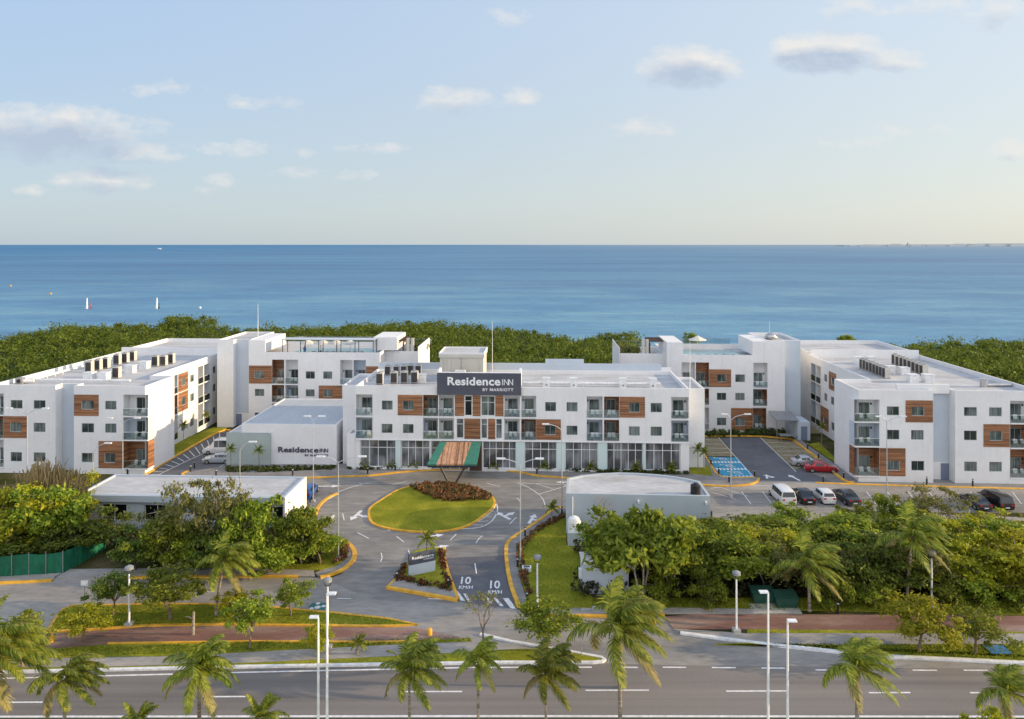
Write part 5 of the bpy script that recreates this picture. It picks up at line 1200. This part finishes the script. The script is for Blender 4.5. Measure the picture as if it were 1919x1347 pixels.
# median / street trees
tree('dark1',213,1154,1073,82,'dark round tree on the left median, left of the globe lamp')
tree('mid2',319,1163,1066,125,'broad green tree on the left median lawn right of the globe lamp')
tree('yel1',155,1202,1130,78,'yellowish bushy tree at the left tip of the red path')
tree('mid1',42,1251,1143,110,'small leaning tree behind the leftmost palm by the avenue')
tree('mid1',545,1156,1078,75,'slender tree on the median lawn near the painted patch')
tree('yel1',440,1166,1100,60,'small thin tree on the median lawn beside the red path')
tree('mid2',468,1217,1118,80,'dark trunk tree on the verge right of the third palm')
tree('yel1',597,1232,1165,50,'small leafy tree behind the left pair of white poles')
tree('mid2',1026,1222,1128,120,'open crowned tree above the kerb nose, behind a palm')
tree('yel1',1722,1222,1110,115,'yellow flowering tree on the right hand verge')
tree('mid1',1828,1226,1132,108,'small rounded tree on the right hand verge beside the blue cover')
tree('yel1',1868,1470,1322,90,'yellow leafed tree at the bottom right corner')
# bare tree
def bare(pos=(905,1225),lab='leafless brown tree behind a palm at the entry mouth',bk='bark',L0=1.7,sd_=5):
    r=empty('bare_tree',P(*pos),0,lab,'tree'); rnd=random.Random(sd_); mb=MB().mat(bk); tips=[]
    def br(p,d,L,rad,n):
        q=p+d*L; mid=p+d*L*.5+Vector([rnd.uniform(-.06,.06)*L for _ in range(3)]); mb.tube([tuple(p),tuple(mid),tuple(q)],[rad,rad*.8,rad*.6],5,False); tips.append(q)
        if n>0:
            for k in range(3):
                nd=(d+Vector((rnd.uniform(-.8,.8),rnd.uniform(-.8,.8),rnd.uniform(-.15,.5)))).normalized(); br(q,nd,L*.68,rad*.55,n-1)
    br(Vector((0,0,0)),Vector((0,0,1)),L0,.12,5); mb.build('trunk',r)
    if bk=='bark': V=leaves([tuple(t) for t in tips[60::9]],[(.2,.2,.2)]*len(tips[60::9]),5,.14); np_quads('crown',V,['leaf_olive'],r)
bare()
bare((1118,1010),'pale leafless tree against the grey wall of the curved building','bark_pale',1.75,9)
def stump():
    r=empty('dead_stump',P(362,1190),0,'bare grey stump with short limbs beside the red path','stump'); mb=MB().mat('bark_pale'); mb.tube([(0,0,0),(.02,0,1.0),(.05,0,1.9)],[.13,.11,.09],7); mb.tube([(.02,0,1.3),(-.4,0,1.5),(-.65,0,1.5)],[.05,.04,.03],5); mb.tube([(0,0,.3),(-.4,-.1,.7)],[.05,.02],5); mb.build('trunk',r)
stump()
# left grove
lg_=[('gy1',5,1030,905,130,'far left'),('gy1',70,1035,915,140,''),('gm1',108,1040,915,100,''),('gy1',146,990,885,62,''),('gm2',60,1040,975,130,''),('gm2',170,1034,950,100,''),('gs',20,1044,985,100,''),('gm2',115,1042,980,100,'')]
for k,(t,x,y,yt,w,_) in enumerate(lg_): tree(t,x,y,yt,w,f'dense tree behind the green fence, {ORD[k]} of the left thicket {"in yellow leaf" if t=="gy1" else "in green leaf"}','trees behind the green fence')
lt=[('gm2',255,1068,985,85),('gs',345,1062,903,105),('gm1',310,1066,965,85),('gm2',375,1070,985,90),('gs',425,1066,903,95),('gm1',458,1068,940,90),('gm2',415,1074,975,100),('gm3',515,1064,985,95),('gm1',568,1055,950,88),('gm3',500,1072,990,100),('mid1',600,1058,985,65),('mid1',455,1066,1000,60),('gm3',340,1073,1000,90),('mid1',625,1040,1000,45)]
dsc={'gm1':'leafy green','gm2':'dark green','gs':'sparse olive','gm3':'low bushy','mid1':'small light green'}
for k,(t,x,y,yt,w) in enumerate(lt): tree(t,x,y,yt,w,f'{dsc[t]} tree {ORD[k]} of the grove before the flat roofed building','trees before the flat roofed building')
# right grove
big=tree('tall1',1205,1132,968,150,'large multi trunk tree before the curved roof building')
tree('gm1',1150,1100,975,110,'leafy tree left of the big multi trunk tree')
rnd=random.Random(21); k=0; rowd={1:'front row',2:'middle row',3:'back row'}
for row,ys,yt0,step,st_,keys in ((3,1040,966,46,1235,('gm3','gm1','gy1','gm3','gs')),(2,1075,985,52,1225,('gm1','gm3','gm2','gy1','gm3')),(1,1106,1010,58,1262,('gm2','gm2','gm3','gm1','gs'))):
    x=st_; n=0
    while x<2010:
        t=keys[rnd.randrange(5)]
        if x>1780 and rnd.random()<.6: t='gy1'
        if row==3 and t=='gm2': t='gm1'
        yt=yt0+rnd.uniform(-6,14)+(8 if row==3 else 0)
        if 1600<x<1700 and row==3: yt-=4
        ht='high up' 
        tree(t,x+rnd.uniform(-8,8),ys+rnd.uniform(-8,8),yt,rnd.uniform(92,125),f'tree {ORD[min(n,19)]} from the left in the {rowd[row]} of the right grove','trees of the right grove'); x+=step; n+=1
for k,(x,y,yt,w) in enumerate(((1680,1000,932,55),(1745,1010,912,90),(1485,985,948,50),(1420,990,962,50),(1595,985,945,50),(1650,1000,950,60),(1840,1010,962,60),(1900,1010,968,70))): tree(('bush','gs','bush','bush','bush','bushy','bushy','bushy')[k],x,y,yt,w,f'bush {ORD[k]} of those rising before the car park','bushes before the car park',name='shrub',cat='shrub')
for k,(x,y,yt,w) in enumerate(((1240,1130,1085,60),(1330,1128,1078,60),(1565,1128,1070,70),(1625,1130,1085,55),(1780,1128,1085,80),(1850,1130,1080,80),(1915,1130,1080,80))): tree('bush',x,y,yt,w,f'low bush {ORD[k]} along the shaded front of the right grove','low bushes at the grove front',name='shrub',cat='shrub')
# undergrowth (uncountable)
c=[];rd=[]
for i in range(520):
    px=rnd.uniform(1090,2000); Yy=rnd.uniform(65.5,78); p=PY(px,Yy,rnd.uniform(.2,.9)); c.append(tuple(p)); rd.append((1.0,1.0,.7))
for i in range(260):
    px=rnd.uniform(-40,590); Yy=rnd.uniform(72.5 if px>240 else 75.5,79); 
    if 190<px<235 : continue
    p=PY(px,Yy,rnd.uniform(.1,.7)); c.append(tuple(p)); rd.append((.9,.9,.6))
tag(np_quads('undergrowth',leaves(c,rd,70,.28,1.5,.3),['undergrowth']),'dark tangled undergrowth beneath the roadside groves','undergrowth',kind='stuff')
# dry reeds on the left
V=[]
for cl in range(26):
    cx_=rnd.uniform(45,150); cy_=rnd.uniform(77,82); ch=rnd.uniform(6.0,zat(876,cy_)+.4)
    for i in range(60):
        px=cx_+rnd.gauss(0,7); Yy=cy_+rnd.gauss(0,.4); h=ch+rnd.gauss(-.9,.8); p=PY(px,Yy,max(h-2.8,1)); dx,dy=rnd.gauss(.25,.5),rnd.gauss(0,.3); w=.035
        V.append([(p.x-w,p.y,p.z),(p.x+w,p.y,p.z),(p.x+dx+w*1.6,p.y+dy,h),(p.x+dx-w*1.6,p.y+dy,h-.1)])
tag(np_quads('dry_reeds',np.array(V),['dry_reed']),'pale dry reeds standing above the left thicket','reeds',kind='stuff')
# hedges / ground cover
def cover(name,label,poly,mat,h=.6,dens=9,size=.2,z=.1):
    pts=[P(a,b) for a,b in poly]; xs=[p.x for p in pts]; ys=[p.y for p in pts]
    def inside(x,y):
        r_=False;j=len(pts)-1
        for i in range(len(pts)):
            if (pts[i].y>y)!=(pts[j].y>y) and x<(pts[j].x-pts[i].x)*(y-pts[i].y)/(pts[j].y-pts[i].y)+pts[i].x: r_=not r_
            j=i
        return r_
    area=(max(xs)-min(xs))*(max(ys)-min(ys)); c=[];rd=[]
    for i in range(int(area*dens)):
        x,y=rnd.uniform(min(xs),max(xs)),rnd.uniform(min(ys),max(ys))
        if inside(x,y): q=rnd.uniform(.2,.4); c.append((x,y,z+rnd.uniform(.3,1)*h*.6)); rd.append((q,q,h*.4))
    if c: tag(np_quads(name,leaves(c,rd,22,size,1.4,.4),[mat]),label,'planting',kind='stuff')
cover('island_planting','low red and green planting mound on the roundabout island',[(768,913),(800,909.5),(840,909.5),(890,918),(918,929),(922,938),(895,939),(865,941),(830,941),(805,935),(788,925)],'hedge_leaf',.6,11,.18,.15)
cover('kerb_hedge_planting','low reddish hedge along the east walk',[(1056,966),(1030,979),(1010,991),(988,1009),(972,1026),(972,1050),(980,1090),(990,1122),(996,1122),(988,1090),(980,1050),(980,1028),(994,1012),(1014,995),(1036,982),(1060,970)],'hedge_leaf',.5,12,.16)
cover('corner_planting','low reddish flowers at the left curve of the drive',[(628,1062),(648,1048),(652,1030),(643,1020),(636,1024),(643,1034),(640,1045),(622,1056)],'hedge_leaf',.5,12,.16)
cover('sign_planting','low dark hedge around the freestanding sign',[(741,1087),(761,1058),(764,1058),(750,1084),(800,1096),(845,1106),(843,1109),(790,1099)],'hedge_leaf',.5,14,.16)
cover('sign_side_planting','narrow hedge on the right edge of the sign island',[(824,1035),(830,1035),(833,1060),(843,1100),(838,1100),(828,1062)],'hedge_leaf',.5,14,.16)
cover('annexe_planting','low planting bed along the annexe wall',[(424,879),(628,877),(624,881),(500,886),(425,886)],'low_green',.5,9,.18)
cover('lobby_planting','low planting bed along the lobby glazing right of the canopy',[(955,877),(1000,879),(1290,887.5),(1290,891),(1150,888),(960,881)],'low_green',.5,9,.18)
cover('lobby_planting_west','low planting bed along the lobby glazing left of the canopy',[(652,880),(660,877.5),(800,876),(798,878.5),(680,882)],'low_green',.4,9,.18)
cover('tower_planting','dark hedge below the right back building',[(1322,814),(1470,811),(1473,817),(1322,819)],'low_green',1.0,4,.25)
cover('terrace_planting','rooftop planting on the right terrace',[(1159,812),(1160,812.1),(1161,812),(1160,811.9)],'low_green',.5,1)
def roofplants(name,label,u0,u1,v0,v1,z,mat='hedge_leaf'):
    c=[];rd=[]
    for i in range(90): u,vv=rnd.uniform(u0,u1),rnd.uniform(v0,v1); q=W(u,vv,z+rnd.uniform(.1,.9)); c.append(tuple(q)); rd.append((.5,.5,.5))
    tag(np_quads(name,leaves(c,rd,40,.25),[mat]),label,'planting',kind='stuff')
roofplants('roof_planting','bushy planting on the right roof terrace',u_at(1170,v+3),u_at(1202,v+3),v+7,v+11.5,12.3,'leaf_olive')
roofplants('roof_planting_west','bushy planting on the left roof terrace',u_at(765,v+3),u_at(786,v+3),v+9,v+12.5,12.3,'leaf_olive')
# grass tufts along verges (short real blades)
def tufts(name,label,polys,n,h=.16,mat='low_green'):
    V=[]
    for poly in polys:
        pts=[P(a,b) for a,b in poly]; xs=[p.x for p in pts]; ys=[p.y for p in pts]; m=0
        def inside(x,y):
            r_=False;j=len(pts)-1
            for i in range(len(pts)):
                if (pts[i].y>y)!=(pts[j].y>y) and x<(pts[j].x-pts[i].x)*(y-pts[i].y)/(pts[j].y-pts[i].y)+pts[i].x: r_=not r_
                j=i
            return r_
        while m<n:
            x,y=rnd.uniform(min(xs),max(xs)),rnd.uniform(min(ys),max(ys)); m+=1
            if not inside(x,y): continue
            a=rnd.uniform(0,6.28); w=.05; hh=h*rnd.uniform(.5,1.5); dx,dy=w*math.cos(a),w*math.sin(a); lx,ly=rnd.gauss(0,.06),rnd.gauss(0,.06)
            V.append([(x-dx,y-dy,.1),(x+dx,y+dy,.1),(x+lx+dx*.3,y+ly+dy*.3,.12+hh),(x+lx-dx*.3,y+ly-dy*.3,.12+hh)])
    tag(np_quads(name,np.array(V),[mat]),label,'grass',kind='stuff')
tufts('grass_tufts','short grass blades on the lawns and verges',[M1,[(62,1220),(480,1205),(880,1197),(885,1203),(480,1222),(60,1234)],[(980,1020),(1060,970),(1090,1020),(1100,1130),(1005,1135)],[(1110,1124),(1919,1124),(1919,1152),(1110,1140)],[(1430,1208),(1919,1211),(1919,1240),(1600,1224)],[(390,1010),(600,1005),(640,1030),(600,1066),(390,1062)]],6000,.07,'leaf_mid')
# mangrove wood behind
cents=[];rads=[]
def blocked(x,y):
    u=x*CT-y*ST; vv=x*ST+y*CT
    if -79<u<-55 and vv<148: return True
    if 45<u<69 and vv<149: return True
    if -58<u<46 and vv<139: return True
    if u<-79 and vv<100: return True
    if u>69 and vv<104: return True
    return False
y=100.0
while y<262:
    sp=2.3+ (y-100)*.006; hwid=y*.80+10; x=-hwid
    while x<hwid:
        xx=x+rnd.uniform(-1,1); yy=y+rnd.uniform(-1,1); px=CX+F*xx/yy
        lim=fe_at(px)
        if 1205<px<1648 and yy>150: x+=sp; continue
        if yy<lim and not blocked(xx,yy):
            hh=4.5+1.0*math.sin(xx*.07+1)*math.sin(yy*.05)+rnd.uniform(-1.3,1.3)+(1.3 if rnd.random()<.07 else 0)
            if lim-yy<5: hh*=.85
            if 315<px<400 and lim-yy<14: hh+=2.0
            r_=rnd.choice((1.0,1.4,1.8,2.4)); cents.append((xx,yy,hh-.5)); rads.append((r_,r_,r_*.75))
            if lim-yy<7: cents.append((xx,yy-.5,2)); rads.append((r_,r_,2))
        x+=sp
    y+=sp*.85
V=fluff(cents,rads,105,.33,1.7,.40)
tag(np_quads('mangrove_wood',V,['mangrove']),'dense green mangrove wood between the hotel and the sea','wood',kind='stuff')
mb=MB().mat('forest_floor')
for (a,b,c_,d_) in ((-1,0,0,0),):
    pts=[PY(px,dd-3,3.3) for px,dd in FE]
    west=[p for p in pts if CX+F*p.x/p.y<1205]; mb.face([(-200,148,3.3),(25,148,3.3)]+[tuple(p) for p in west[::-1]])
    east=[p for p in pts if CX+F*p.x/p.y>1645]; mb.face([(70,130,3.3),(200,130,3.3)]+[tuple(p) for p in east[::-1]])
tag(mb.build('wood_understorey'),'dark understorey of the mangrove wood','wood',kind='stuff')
for k,(px,Yy,yt,w) in enumerate(((1298,205,624,26),(1590,200,627,32))): tree('gm1',px,0,yt,w,('lone round tree on the shore behind the right roof pool','round tree on the shore behind the right wing')[k],None,Y=Yy)
tree('gm2',338,0,592,60,'tall dark tree standing above the wood at the left shore',None,Y=246)
V=[]
cc=[];rr=[]
for i in range(260):
    px=rnd.uniform(1195,1660); Yy=rnd.uniform(176,194); p=PY(px,Yy,rnd.uniform(.4,1.6)); cc.append(tuple(p)); rr.append((1.3,1,.8))
tag(np_quads('shore_scrub',leaves(cc,rr,26,.5),['leaf_olive']),'low scrub along the beach behind the right buildings','scrub',kind='stuff')

# ===== palms =====
def palm_crown(seed,n=22,L=2.6,wind=(.55,.1),droop=1.0,dry=2,spread=1.0):
    rnd=random.Random(seed); Q=[];MI=[]
    rach=MB().mat('palm_leaf')
    for k in range(n):
        a=2*math.pi*(k*.381966)+rnd.uniform(-.25,.25); el=R(86)-R(92)*(k/n)**1.35+rnd.uniform(-.12,.12)
        d=Vector((math.cos(a)*math.cos(el),math.sin(a)*math.cos(el),math.sin(el))); p=Vector((0,0,0)); isdry=k>=n-dry; Lk=L*rnd.uniform(.85,1.12); S=11; pts=[p.copy()]
        for s_ in range(S):
            d=d+Vector((wind[0]*.16,wind[1]*.16,-.115*droop*(1+s_*.09))); d.normalize(); p=p+d*Lk/S; pts.append(p.copy())
        m=34
        for j in range(m):
            f=.10+.90*j/m; x=f*S; i=min(int(x),S-1); q=pts[i].lerp(pts[i+1],x-i); t=(pts[i+1]-pts[i]).normalized()
            sd=t.cross(Vector((0,0,1))); 
            if sd.length<.05: sd=Vector((1,0,0))
            sd.normalize(); upv=sd.cross(t).normalized()
            ll=Lk*.27*(math.sin(math.pi*min(1,f*.86+.12))**.6)*rnd.uniform(.8,1.1)
            for sgn in (-1,1):
                dr=(sd*sgn*.75+t*.65+upv*.12+Vector((wind[0]*.35,0,-.35*rnd.uniform(.5,1.3)))).normalized(); w=t*.040
                m1=q+dr*ll*.5; d2=(dr+Vector((wind[0]*.3,0,-.55))).normalized(); e=m1+d2*ll*.5
                Q.append([q-w,q+w,m1+w*1.1,m1-w*1.1]); Q.append([m1-w*1.1,m1+w*1.1,e+w*.25,e-w*.25]); MI+= [1 if isdry else 0]*2
        for i in range(S):
            w=Vector((0,0,.025*(1-i/S)+.006)); sdv=Vector((.02,.02,0))
            Q.append([pts[i]-w,pts[i+1]-w,pts[i+1]+w,pts[i]+w]); Q.append([pts[i]-sdv,pts[i+1]-sdv,pts[i+1]+sdv,pts[i]+sdv]); MI+=[1,1]
    V=np.array([[tuple(v_) for v_ in q] for q in Q])
    return np_quads('crown',V,['palm_leaf','palm_leaf_dry'],mi=np.array(MI),build=False)
PC=[palm_crown(1,24,2.6,(.7,0)),palm_crown(2,22,2.6,(.9,.1),1.1),palm_crown(3,20,2.6,(.35,0),1.15,3),palm_crown(4,26,2.6,(.55,.1),.9,1),palm_crown(5,14,2.6,(.3,0),.9,0)]
def palm(px,Y,yb,ynode,label,ci=0,cs=1.0,lean=0,rad=.14,group='palms along the avenue',name='palm_tree',rot=0):
    base=P(px,yb) if Y is None else PY(px,Y); h=zat(ynode-(13 if Y else 0),base.y)
    r=empty(name,base,0,label,'palm tree',group); mb=MB().mat('palm_bark')
    n=7; pts=[(lean*(k/n)**1.6,0,h*k/n) for k in range(n+1)]; mb.tube(pts,[rad*(1.35 if k==0 else 1-.35*k/n) for k in range(n+1)],9)
    mb.build('trunk',r)
    if cs>.55 and h>2:
        s=MB().mat('bark'); 
        for k in range(9):
            a=k*2.4; s.tube([(lean+.05*math.cos(a),.05*math.sin(a),h-.45+.03*k),(lean+.28*math.cos(a),.28*math.sin(a),h-.15+.02*k)],[.05,.03],5)
        s.build('frond_stubs',r)
    c=link('crown',PC[ci],r); c.location=(lean,0,h); c.scale=(cs,cs,cs); c.rotation_euler=(0,0,rot)
palm(-12,45,0,1238,'large palm cut by the left frame edge',0,1.45); palm(119,45,0,1285,'palm at the bottom left in front of the red path tip',1,.98,.2,.13)
palm(374,45,0,1275,'bushy palm in front of the left median stump',2,1.08,-.05,.14); palm(767,45,0,1270,'palm at the bottom beside the entry mouth, left one',3,1.02,.0,.11)
palm(896,45,0,1255,'narrow palm in front of the leafless tree',2,.74,.0,.11); palm(1023,45,0,1276,'palm before the kerb nose tree',3,.95,.0,.1)
palm(1163,45,0,1196,'tall palm with wide sweeping fronds right of the entry mouth',0,1.4,-.15,.15); palm(1607,45,0,1264,'windswept palm at the bottom right',1,1.15,-.1,.14)
palm(1886,45,0,1308,'windswept palm cut by the bottom right corner',1,1.0,-.1,.14); palm(258,43,0,1374,'small dark palm at the bottom edge, left of the bushy palm',4,.64); palm(489,43,0,1360,'small dark palm at the bottom edge, left of the white poles',4,.66,0,.1)
palm(1162,52,0,1160,'palm crown rising just behind the tall sweeping palm',3,1.0,.1,.14)
palm(405,None,1156,1052,'tall palm on the left median lawn',0,1.15,.75,.13); palm(1517,None,1145,1060,'brown trunk palm beside the green bins',0,1.35,-.15,.14); palm(1700,None,1128,1008,'tall palm in the right grove',0,1.4,.5,.14)
palm(1034,None,983,952,'small palm beside the curved building left corner',4,.45,0,.07,'small planted palms'); palm(800,None,1050,1012,'young palm behind the freestanding sign',4,.55,0,.09,'small planted palms')
palm(433,None,878,842,'slim palm at the left end of the annexe grey wall',4,.42,-.1,.06,'small planted palms'); palm(486,None,878,845,'slim palm at the middle of the annexe grey wall',4,.42,-.15,.06,'small planted palms')
palm(1308,None,882,842,'slim palm right of the central building, left of two',4,.45,0,.06,'small planted palms'); palm(1319,None,884,848,'slim palm right of the central building, right of two',4,.42,0,.06,'small planted palms')
for k,px in enumerate((681,734,774,924,1017,1105,1190,1256)): palm(px,None,877+(px-681)*.016,868+(px-681)*.016,f'small bushy palm against the lobby glazing, {ORD[k]} from the left',4,.48,0,.07,'small palms against the lobby glazing')
palm(668,None,1227,1205,'stubby trunk palm with a small green top on the verge',4,.35,.2,.14,'small planted palms')
palm(344,None,846,797,'slim palm beside the left wing side wall',4,.4,0,.05,'small planted palms'); palm(386,None,815,778,'slim palm at the far end of the left wing lawn',4,.38,0,.05,'small planted palms'); palm(1540,None,838,800,'slim palm beside the right wing side wall',4,.38,0,.05,'small planted palms')
# sea marks
def buoy(px,py,h,mat,label,tower=True):
    p=P(px,py); r=MB().mat(mat)
    if tower: r.tube([(0,0,-.6),(0,0,h*.2),(0,0,h*.25),(0,0,h)],[h*.13,h*.13,h*.10,h*.05],10); r.tube([(0,0,h),(0,0,h*1.06)],h*.06,8)
    else: r.ball((0,0,h*.15),h*.22,10,6)
    o=r.build('buoy'); o.location=(p.x,p.y,-.3); tag(o,label,'buoy')
buoy(163,576,4.8,'white_metal','tall white channel marker tower at the left sea'); buoy(170.5,576,2.6,'car_red','red channel buoy beside the white marker'); buoy(294,576,5,'white_metal','white channel marker tower near the green buoy'); buoy(298,576,2.6,'bin_green','green channel buoy beside a white marker')
buoy(20,535.5,3,'yellow_paint','yellow float at the far left of the sea',False); buoy(95,550.5,3,'yellow_paint','yellow float nearer the left marker',False); buoy(375,577,3,'white_metal','white float right of the green buoy',False)
p=P(299,466.5); r=empty('motor_boat',(p.x,p.y,-.6),0,'white motor boat near the left horizon','boat')
mb=MB().mat('white_metal'); mb.prism([(-14,-4),(8,-4),(14,0),(8,4),(-14,4)],0,4); mb.build('hull',r); mb=MB().mat('white_metal'); mb.box(-8,4,-3,3,4,8); mb.build('cabin',r)

# ===== light, sky, camera =====
EL,AZ=R(13),R(-1.5)   # sun from the right, slightly behind the hotel
sd=Vector((math.cos(EL)*math.cos(AZ),math.cos(EL)*math.sin(AZ),math.sin(EL)))
su=bpy.data.lights.new('sun','SUN'); su.energy=3.0; su.angle=R(.5); su.color=(1,.74,.44)
so=bpy.data.objects.new('sun',su); COL.objects.link(so); so.rotation_euler=sd.to_track_quat('Z','Y').to_euler()
w=bpy.data.worlds.new('World'); sc.world=w; w.use_nodes=True; nt=w.node_tree; bg=nt.nodes['Background']
sky=N(nt,'ShaderNodeTexSky',sky_type='NISHITA',sun_disc=False); sky.sun_elevation=EL; sky.sun_rotation=math.pi/2-AZ; sky.altitude=0; sky.air_density=1.0; sky.dust_density=1.2; sky.ozone_density=1.5
# clouds laid out by world direction
gt=bpy.data.node_groups.new('cloud_density','ShaderNodeTree'); gt.interface.new_socket('V',in_out='INPUT',socket_type='NodeSocketVector'); gt.interface.new_socket('D',in_out='OUTPUT',socket_type='NodeSocketFloat')
gi=gt.nodes.new('NodeGroupInput'); go=gt.nodes.new('NodeGroupOutput')
def M(t,op,a,b=None,c_=None,clamp=False):
    n=t.nodes.new('ShaderNodeMath'); n.operation=op; n.use_clamp=clamp
    for i,x in enumerate((a,b,c_)):
        if x is None: continue
        if isinstance(x,(int,float)): n.inputs[i].default_value=x
        else: t.links.new(x,n.inputs[i])
    return n.outputs[0]
sp=gt.nodes.new('ShaderNodeSeparateXYZ'); gt.links.new(gi.outputs[0],sp.inputs[0]); X_,Z_=sp.outputs[0],sp.outputs[2]
CL=[(95,250,200,58,1.15),(240,285,120,24,.9),(185,335,110,26,.75),(60,355,45,11,.5),(440,278,55,18,.6),(500,192,65,11,.16),(290,166,45,9,.1),(415,334,32,15,.5),(392,358,28,10,.5),(560,322,45,9,.3),(700,278,65,11,.38),(655,328,42,9,.35),(565,285,24,9,.35),(860,188,75,28,.75),(975,180,40,18,.55),(1290,128,105,46,1.25),(1550,100,125,44,1.35),(1670,112,70,24,1.0),(1210,242,60,24,.4),(1605,266,60,14,.35),(1715,241,60,10,.2),(1892,281,42,20,.65),(965,29,42,18,.35),(1600,14,70,22,.55),(1740,10,70,20,.45),(1870,24,70,34,.55)]
acc=None
for (cx,cy,rx,ry,wt) in CL:
    dx=M(gt,'MULTIPLY',M(gt,'SUBTRACT',X_,(cx-CX)/F),F/rx); dz=M(gt,'MULTIPLY',M(gt,'SUBTRACT',Z_,(HY-cy)/F),F/ry)
    r2=M(gt,'ADD',M(gt,'MULTIPLY',dx,dx),M(gt,'MULTIPLY',dz,dz)); e=M(gt,'MULTIPLY',M(gt,'SUBTRACT',1.0,r2),wt)
    acc=e if acc is None else M(gt,'MAXIMUM',acc,e)
mp=gt.nodes.new('ShaderNodeMapping'); mp.inputs['Scale'].default_value=(22,22,44); gt.links.new(gi.outputs[0],mp.inputs[0])
nz=gt.nodes.new('ShaderNodeTexNoise'); nz.inputs['Detail'].default_value=8; nz.inputs['Roughness'].default_value=.62; nz.inputs['Scale'].default_value=1; gt.links.new(mp.outputs[0],nz.inputs['Vector'])
sf=M(gt,'ADD',acc,M(gt,'MULTIPLY',M(gt,'SUBTRACT',nz.outputs[0],.5),1.6)); gt.interface.new_socket('S',in_out='OUTPUT',socket_type='NodeSocketFloat'); go2=gt.nodes['Group Output']; gt.links.new(sf,go2.inputs['S'])
dn=M(gt,'ADD',M(gt,'MAXIMUM',acc,-1.0),M(gt,'MULTIPLY',M(gt,'SUBTRACT',nz.outputs[0],.5),3.1)); dn=M(gt,'MULTIPLY',M(gt,'SUBTRACT',dn,-.08),.8,clamp=True); gt.links.new(dn,go.inputs[0])
tc=N(nt,'ShaderNodeTexCoord'); s3=N(nt,'ShaderNodeSeparateXYZ'); nt.links.new(tc.outputs['Generated'],s3.inputs[0])
yy=M(nt,'MAXIMUM',s3.outputs[1],.05); cb_=N(nt,'ShaderNodeCombineXYZ'); nt.links.new(M(nt,'DIVIDE',s3.outputs[0],yy),cb_.inputs[0]); nt.links.new(M(nt,'DIVIDE',s3.outputs[2],yy),cb_.inputs[2])
g1=N(nt,'ShaderNodeGroup'); g1.node_tree=gt; nt.links.new(cb_.outputs[0],g1.inputs[0])
va_=N(nt,'ShaderNodeVectorMath',operation='ADD'); va_.inputs[1].default_value=(.004,0,.022); nt.links.new(cb_.outputs[0],va_.inputs[0])
g2=N(nt,'ShaderNodeGroup'); g2.node_tree=gt; nt.links.new(va_.outputs[0],g2.inputs[0])
front=M(nt,'GREATER_THAN',s3.outputs[1],.06); den=M(nt,'MULTIPLY',M(nt,'MULTIPLY',g1.outputs[0],front),.9)
lit=M(nt,'SUBTRACT',.85,M(nt,'MULTIPLY',g2.outputs[1],1.1),clamp=True)
ccol=mixc(nt,lit,(1.62,1.9,2.35),(2.9,2.82,2.7))
EX=2.0*.15
def cc(*c): return tuple(x/EX for x in c)
xr=N(nt,'ShaderNodeMapRange',clamp=True); xr.inputs[1].default_value=-.58; xr.inputs[2].default_value=.58; nt.links.new(s3.outputs[0],xr.inputs[0])
zr=N(nt,'ShaderNodeMapRange',clamp=True,interpolation_type='SMOOTHSTEP'); zr.inputs[1].default_value=-.02; zr.inputs[2].default_value=.34; nt.links.new(s3.outputs[2],zr.inputs[0])
zz=N(nt,'ShaderNodeMapRange',clamp=True); zz.inputs[1].default_value=.3; zz.inputs[2].default_value=.95; nt.links.new(s3.outputs[2],zz.inputs[0])
hor=mixc(nt,xr.outputs[0],cc(.50,.60,.68),cc(.70,.725,.69)); mid=mixc(nt,xr.outputs[0],cc(.43,.58,.81),cc(.68,.77,.86))
gr=mixc(nt,zr.outputs[0],hor,mid); gr=mixc(nt,zz.outputs[0],gr,cc(.36,.50,.78))
xs=N(nt,'ShaderNodeMapRange',clamp=True); xs.inputs[1].default_value=.62; xs.inputs[2].default_value=1.0; nt.links.new(s3.outputs[0],xs.inputs[0])
gr=mixc(nt,xs.outputs[0],gr,cc(1.25,1.16,.98))
yb_=N(nt,'ShaderNodeMapRange',clamp=True); yb_.inputs[1].default_value=.05; yb_.inputs[2].default_value=-.5; nt.links.new(s3.outputs[1],yb_.inputs[0])
gr=mixc(nt,yb_.outputs[0],gr,cc(1.32,1.34,1.42))  # unseen sky behind the camera brightened to fill the shaded facades
base_=mixc(nt,.88,sky.outputs[0],gr)
col=mixc(nt,den,base_,ccol)
nt.links.new(col,bg.inputs[0]); bg.inputs[1].default_value=.15
cam=bpy.data.cameras.new('camera'); co=bpy.data.objects.new('camera',cam); COL.objects.link(co); co.location=(0,0,H); co.rotation_euler=(math.pi/2,0,0)
cam.sensor_width=36; cam.lens=F/1919*36; cam.shift_y=-(673.5-HY)/1919; cam.clip_start=.5; cam.clip_end=200000; sc.camera=co
sc.view_settings.view_transform='Standard'; sc.view_settings.look='None'; sc.view_settings.gamma=1; sc.view_settings.exposure=1.0
